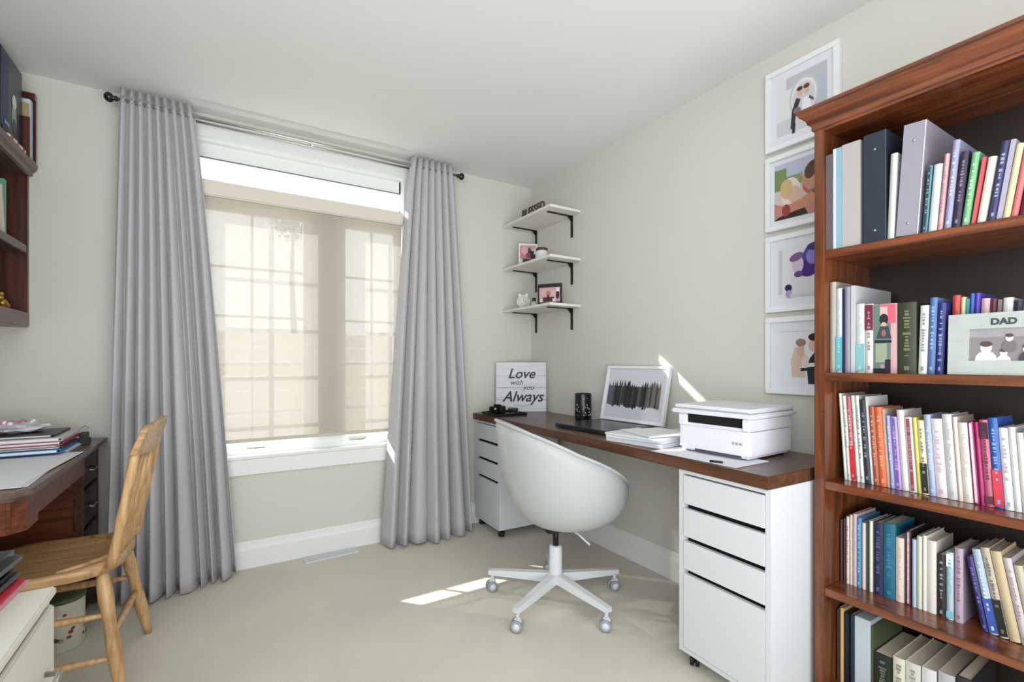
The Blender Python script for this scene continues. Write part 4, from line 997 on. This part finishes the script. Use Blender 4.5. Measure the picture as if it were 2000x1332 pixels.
for i in range(14): bd.sphere((-2.70 + rr.uniform(-.05, .05), -.33 + rr.uniform(-.04, .04), zt + .036 + rr.uniform(0, .006)), rr.uniform(.006, .01), mi=rr.randint(0, 2), seg=8, ring=6)
obj('beads', bd, [pm((206, 120, 160)), pm((232, 232, 240)), pm((120, 160, 130))], pb)['kind'] = 'stuff'
pc = thing('pouch', 'peach coloured fabric pouch beside the clear bag', 'pouch', (-2.80, -.38, zt))
obj('cloth', crumple(-2.80, -.40, zt, .04, .045, .016, 9, rough=.12), pm((214, 160, 112), .8), pc)
obj('zip', MB().box(-2.83, -2.77, -.447, -.443, zt + .012, zt + .016), pm((110, 76, 52)), pc)

# ------------------------------------------------------------------ hutch on the left wall
hu = thing('wall_cabinet', 'open dark wooden wall cabinet above the left desk', 'cabinet', (-2.9, -.55, 1.286))
hx0, hx1, hya, hyb = -3.095, -2.745, -1.10, -.004
box('side_panel', (hx0, hx1, hyb - .022, hyb, 1.29, 1.97), HUTCH, hu, bev=.002)
box('side_panel', (hx0, hx1, hya, hya + .022, 1.29, 1.97), HUTCH, hu, bev=.002)
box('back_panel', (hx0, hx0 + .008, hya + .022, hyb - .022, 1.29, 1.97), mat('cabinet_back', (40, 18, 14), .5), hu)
box('bottom_rail', (hx0 + .008, hx1 + .004, hya + .022, hyb - .022, 1.286, 1.352), HUTCHY, hu, bev=.003)
box('shelf', (hx0 + .008, hx1 - .002, hya + .022, hyb - .022, 1.618, 1.655), HUTCHY, hu, bev=.003)
prof = [(0, 0), (.012, .004), (.014, .018), (.026, .03), (.03, .05), (0, .05)]
cr = MB().box(hx0, hx1, hya, hyb, 1.97, 2.02)
Mx = basis((hx1, hya, 1.97), (1, 0, 0), (0, 0, 1)); cr.extr(prof, -(hyb - hya), Mx)
obj('crown', cr, HUTCHY, hu)
GR = 'items in and on the left wall cabinet'
def leftbook(label, x, y, z, w, d, h, col, cat='book', name='book', pages=True, lean=0):
    t = thing(name, label, cat, (x, y, z), (R(lean), 0, 0)); M = world(t)
    obj('cover', MB().box(-d, 0, 0, .002, 0, h, M=M).box(-d, 0, w - .002, w, 0, h, M=M).box(-.002, 0, .002, w - .002, 0, h, M=M), pm(col, .5), t)
    obj('pages', MB().box(-d + .004, -.002, .002, w - .002, .003, h - .004, M=M), PAGES, t)
# books on the cabinet's middle shelf, right end
leftbook('teal green book at the right end of the cabinet shelf', -2.80, -.105, 1.6555, .03, .2, .25, (22, 92, 84))
leftbook('mint green book beside the teal book in the cabinet', -2.79, -.136, 1.6555, .028, .2, .255, (110, 176, 156))
leftbook('leaning cream book in the wall cabinet', -2.775, -.19, 1.6555, .016, .17, .21, (226, 208, 196), lean=9)
leftbook('slim black white book left of the leaning cream book', -2.775, -.272, 1.6555, .02, .17, .2, (54, 60, 70))
# gold ornament on the bottom
og = thing('ornament', 'small gold figurine on the bottom of the wall cabinet', 'ornament', (-2.80, -.12, 1.3525))
gm = mat('old_gold', (176, 142, 70), .3, metal=.8); o_ = MB()
o_.lathe([(.03, 0), (.032, .004), (.02, .012), (.006, .016)], -2.80, -.12, 16, z0=1.3525)
obj('base', o_, gm, og)
fg = MB()
for (dx, dy, dz, r_) in ((0, 0, .03, .02), (.0, -.025, .05, .013), (.005, .028, .022, .014), (0, -.012, .068, .010), (0, .04, .03, .009)): fg.sphere((-2.80 + dx, -.12 + dy, 1.3525 + dz), r_)
obj('figure', fg, gm, og)
# on top of the cabinet
wf = thing('magazine_file', 'brown wooden file holder with folders on top of the cabinet', 'file holder', (-2.73, -.075, 2.0205))
obj('side', MB().box(-2.95, -2.715, -.035, -.028, 2.0205, 2.325).box(-2.95, -2.715, -.118, -.111, 2.0205, 2.20).box(-2.95, -2.943, -.111, -.035, 2.0205, 2.32).box(-2.95, -2.715, -.111, -.035, 2.0205, 2.027), HUTCH, wf)
obj('top_rail', MB().box(-2.95, -2.713, -.060, -.035, 2.30, 2.33), HUTCH, wf)
obj('knob', MB().tube([(-2.80, -.028, 2.20), (-2.80, -.018, 2.20)], [.005, .009], 10), BLACK, wf)
leftbook('pale blue folder in the brown file holder', -2.722, -.064, 2.0275, .016, .2, .265, (176, 192, 216), 'folder', 'folder')
leftbook('white folder leaning beside the pale blue folder', -2.722, -.085, 2.0275, .014, .2, .262, (226, 226, 232), 'folder', 'folder')
leftbook('tan folder at the edge of the brown holder', -2.722, -.1085, 2.0275, .010, .2, .235, (176, 160, 112), 'folder', 'folder')
po = thing('box', 'dark navy box printed with a green bottle on top of the cabinet', 'box', (-2.80, -.2, 2.0205))
obj('carton', MB().box(-2.92, -2.738, -.36, -.122, 2.0205, 2.375, bev=.002), mat('navy_carton', (20, 34, 56), .35, noise=.6, nscale=5), po)
Mq = basis((-2.7379, -.248, 2.0205), (0, 1, 0), (0, 0, 1))
printed('print', [(rc(-.1, .01, -.03, .33), (28, 48, 92)), (ell(.03, .12, .028, .06), (150, 170, 150)), (rc(.02, .16, .04, .22), (206, 220, 206)), (ell(.03, .19, .026, .028), (214, 226, 214)), (ell(.03, .09, .02, .03), (60, 80, 60)), (rc(-.10, .01, .09, .05), (40, 30, 28)), (rc(-.08, .06, -.03, .075), (120, 160, 200))], Mq, po)
ln = thing('runner_cloth', 'cream and rose ornament before the navy box', 'ornament', (-2.72, -.25, 2.0205))
rr = random.Random(14); bb = MB()
for i in range(9): bb.sphere((-2.727, -.33 + .022 * i, 2.0205 + .011), .0108 + rr.uniform(-.001, .001) , mi=i % 3, seg=10, ring=6)
obj('beads', bb, [pm((228, 206, 190)), pm((150, 90, 90)), pm((212, 190, 160))], ln)['kind'] = 'stuff'

# ------------------------------------------------------------------ wooden chair
wc = thing('wooden_chair', 'honey oak spindle back chair pulled up to the dark desk', 'chair', (-2.50, -.70, 0), (0, 0, R(-4)))
M = world(wc)     # local +x = back of the chair
def seat_outline(n=40):
    P = []
    for i in range(n):
        t_ = 2 * PI * i / n; c_, s_ = math.cos(t_), math.sin(t_)
        e = .55
        x = .205 * math.copysign(abs(c_) ** e, c_); y = (.215 - .02 * c_) * math.copysign(abs(s_) ** e, s_)
        P.append((x, y))
    return P
P = seat_outline(); vs = []; fs = []; n = len(P)
for (f_, z_) in ((.94, .405), (1, .412), (1, .432), (.965, .440), (.85, .438), (.6, .428), (.3, .425), (.02, .425)):
    for (x, y) in P: vs.append((x * f_, y * f_, z_ + (.008 * max(0, x / .2) if f_ > .8 and z_ > .42 else 0)))
for j in range(7):
    for i in range(n): fs.append((j * n + i, j * n + (i + 1) % n, (j + 1) * n + (i + 1) % n, (j + 1) * n + i))
fs += [tuple(reversed(range(n))), tuple(7 * n + i for i in range(n))]
obj('seat', MB().add(vs, fs, 0, True, M), OAKX, wc)
# raised curved lip round the back of the seat
lip = [(.17 * math.cos(t_) + .01, .185 * math.sin(t_), .442) for t_ in [R(a) for a in range(-78, 79, 12)]]
obj('seat_lip', MB().tube(lip, [.004] + [.009] * (len(lip) - 2) + [.004], 8, M=M), OAKX, wc)
def turned(p0, p1, rs, seg=12):
    p0, p1 = Vector(p0), Vector(p1); n = len(rs)
    return MB().tube([p0.lerp(p1, i / (n - 1)) for i in range(n)], rs, seg, M=M)
LEG = [.013, .016, .020, .022, .021, .018, .019, .023, .021, .016]
feet = []
for (sx, sy) in ((1, 1), (1, -1), (-1, 1), (-1, -1)):
    ft = (sx * .222, sy * .215, 0); tp = (sx * .155, sy * .15, .41); feet.append((Vector(ft), Vector(tp)))
    obj('leg', turned(ft, tp, LEG), OAK, wc)
def at(k, z): f, t_ = feet[k]; return f.lerp(t_, z / .41)
for (a, b, z_) in ((0, 2, .26), (1, 3, .27), (1, 3, .13), (0, 1, .2), (2, 3, .25)):
    obj('stretcher', turned(at(a, z_), at(b, z_), [.007, .010, .012, .013, .012, .010, .007], 10), OAK, wc)
# back
def back_pt(y, z):
    k = (z - .43) / .45
    return Vector((.185 + .075 * k + .028 * (1 - (y / .2) ** 2) * k, y * (1 + .12 * k), z))
for s_ in (-1, 1):
    obj('stile', MB().tube([back_pt(s_ * .175, .43 + .04 * i) for i in range(11)], [.014, .017, .016, .014, .017, .015, .014, .015, .016, .014, .011], 12, M=M), OAK, wc)
for i in range(5):
    y_ = -.115 + .0575 * i
    rs2 = [.006, .009, .012, .008, .012, .014, .010, .014, .009, .007, .006] if i != 2 else [.010, .014, .020, .014, .022, .026, .018, .022, .014, .010, .008]
    obj('spindle', MB().tube([back_pt(y_, .435 + .0365 * q) for q in range(11)], rs2, 10, M=M), OAK, wc)
vs = []; fs = []; NY = 24
for j in range(NY + 1):
    y = -.215 + .43 * j / NY; e = 1 - (abs(y) / .215) ** 4
    zb = .800 + .012 * (1 - e); zt_ = .872 + .043 * e ** .5 - .012 * math.cos(y / .215 * PI * 1.0) * 0
    p0 = back_pt(y * .9, zb); p1 = back_pt(y * .9, zt_)
    ear = .012 * (abs(y) / .215) ** 3
    for (p_, dx) in ((p0, -.011), (p0, .011), (p1, .012 + ear), (p1, -.008 + ear)): vs.append(Vector((p_.x + dx, p_.y, p_.z)))
for j in range(NY):
    for q in range(4): fs.append((j * 4 + q, j * 4 + (q + 1) % 4, (j + 1) * 4 + (q + 1) % 4, (j + 1) * 4 + q))
fs += [(0, 1, 2, 3), (NY * 4 + 3, NY * 4 + 2, NY * 4 + 1, NY * 4)]
co = obj('crest_rail', MB().add(vs, fs, 0, False, M), OAKX, wc)
bv = co.modifiers.new('bevel', 'BEVEL'); bv.width = .004; bv.segments = 2; bv.limit_method = 'ANGLE'

# tin under the desk
tn = thing('decorated_tin', 'decorated cream tin with fruit print under the wooden chair', 'tin', (-2.545, -.437, 0), (0, 0, R(6)))
M = world(tn)
obj('body', MB().lathe([(.067, .0), (.070, .004), (.070, .185), (.068, .19)], 0, 0, 32, M=M), mat('cream_tin', (206, 206, 186), .4), tn)
obj('rim', MB().lathe([(.069, .188), (.073, .190), (.073, .202), (.070, .205), (.02, .205)], 0, 0, 32, M=M), mat('green_tin_lid', (84, 92, 62), .4), tn)
fp = MB(); ms = [pm((110, 66, 34)), pm((150, 50, 40)), pm((150, 160, 120)), pm((220, 190, 190))]
rr = random.Random(2)
for i in range(26):
    a = R(rr.uniform(-150, 20)); z_ = rr.uniform(.03, .18); r_ = rr.uniform(.006, .012); Mq = M @ Matrix.Rotation(a, 4, 'Z') @ Matrix.Translation((.0705 + .00005 * i, 0, z_ * .9))
    fp.add([(0, r_ * math.cos(q * PI / 4) , r_ * .8 * math.sin(q * PI / 4)) for q in range(8)], [tuple(range(8))], rr.randint(0, 3), False, Mq)
obj('print', fp, ms, tn)['kind'] = 'stuff'

# ------------------------------------------------------------------ filing cabinet bottom left
fc = thing('filing_cabinet', 'cream metal filing cabinet in the lower left corner', 'cabinet', (-2.5, -2.0, 0))
obj('body', MB().box(-2.74, -2.292, -2.28, -1.748, .03, .684).box(-2.70, -2.31, -2.25, -1.77, 0, .03), CREAM, fc)
obj('top', MB().box(-2.745, -2.283, -2.285, -1.743, .684, .70, bev=.003), CREAM, fc)
for (a, b) in ((.372, .672), (.045, .36)):
    d_ = box('drawer', (-2.292, -2.283, -2.27, -1.758, a, b), CREAM, fc, bev=.003)
    yc = -1.86; zc = b - .105
    obj('handle', MB().tube([(-2.283, yc - .045, zc), (-2.262, yc - .04, zc), (-2.262, yc + .04, zc), (-2.283, yc + .045, zc)], .005, 10), NICKEL, d_)
ZF = .7005
_ = sheets('red_magazine', 'red and pink magazine under the black tray on the cabinet', -2.44, -1.90, ZF, 2, R(-3), [(206, 150, 160), (196, 40, 60)], w=.19, l=.42, th=[.004, .006], jit=.004, seed=6)[1]
sheets('white_page', 'white sheet on the near edge of the filing cabinet top', -2.37, -2.05, ZF, 1, R(-2), [(238, 238, 242)], w=.10, l=.20, th=.001, jit=.001, seed=6)
bt = thing('letter_tray', 'glossy black letter tray on the filing cabinet', 'tray', (-2.44, -1.86, ZF + .0108), (0, 0, R(-4)))
M = world(bt); GB = mat('glossy_black', (20, 22, 30), .15)
obj('base', MB().box(-.10, .085, -.20, .17, 0, .022, M=M, bev=.006), BLACK, bt)
obj('upper_tray', MB().box(-.10, .088, -.20, .178, .026, .058, M=M, bev=.012), GB, bt)
obj('emblem', MB().box(.02, .045, .10, .108, .0582, .0588, M=M), pm((210, 214, 230)), bt)

# drop empties' display and finish
for o in bpy.data.objects:
    if o.type == 'EMPTY': o.empty_display_size = .05
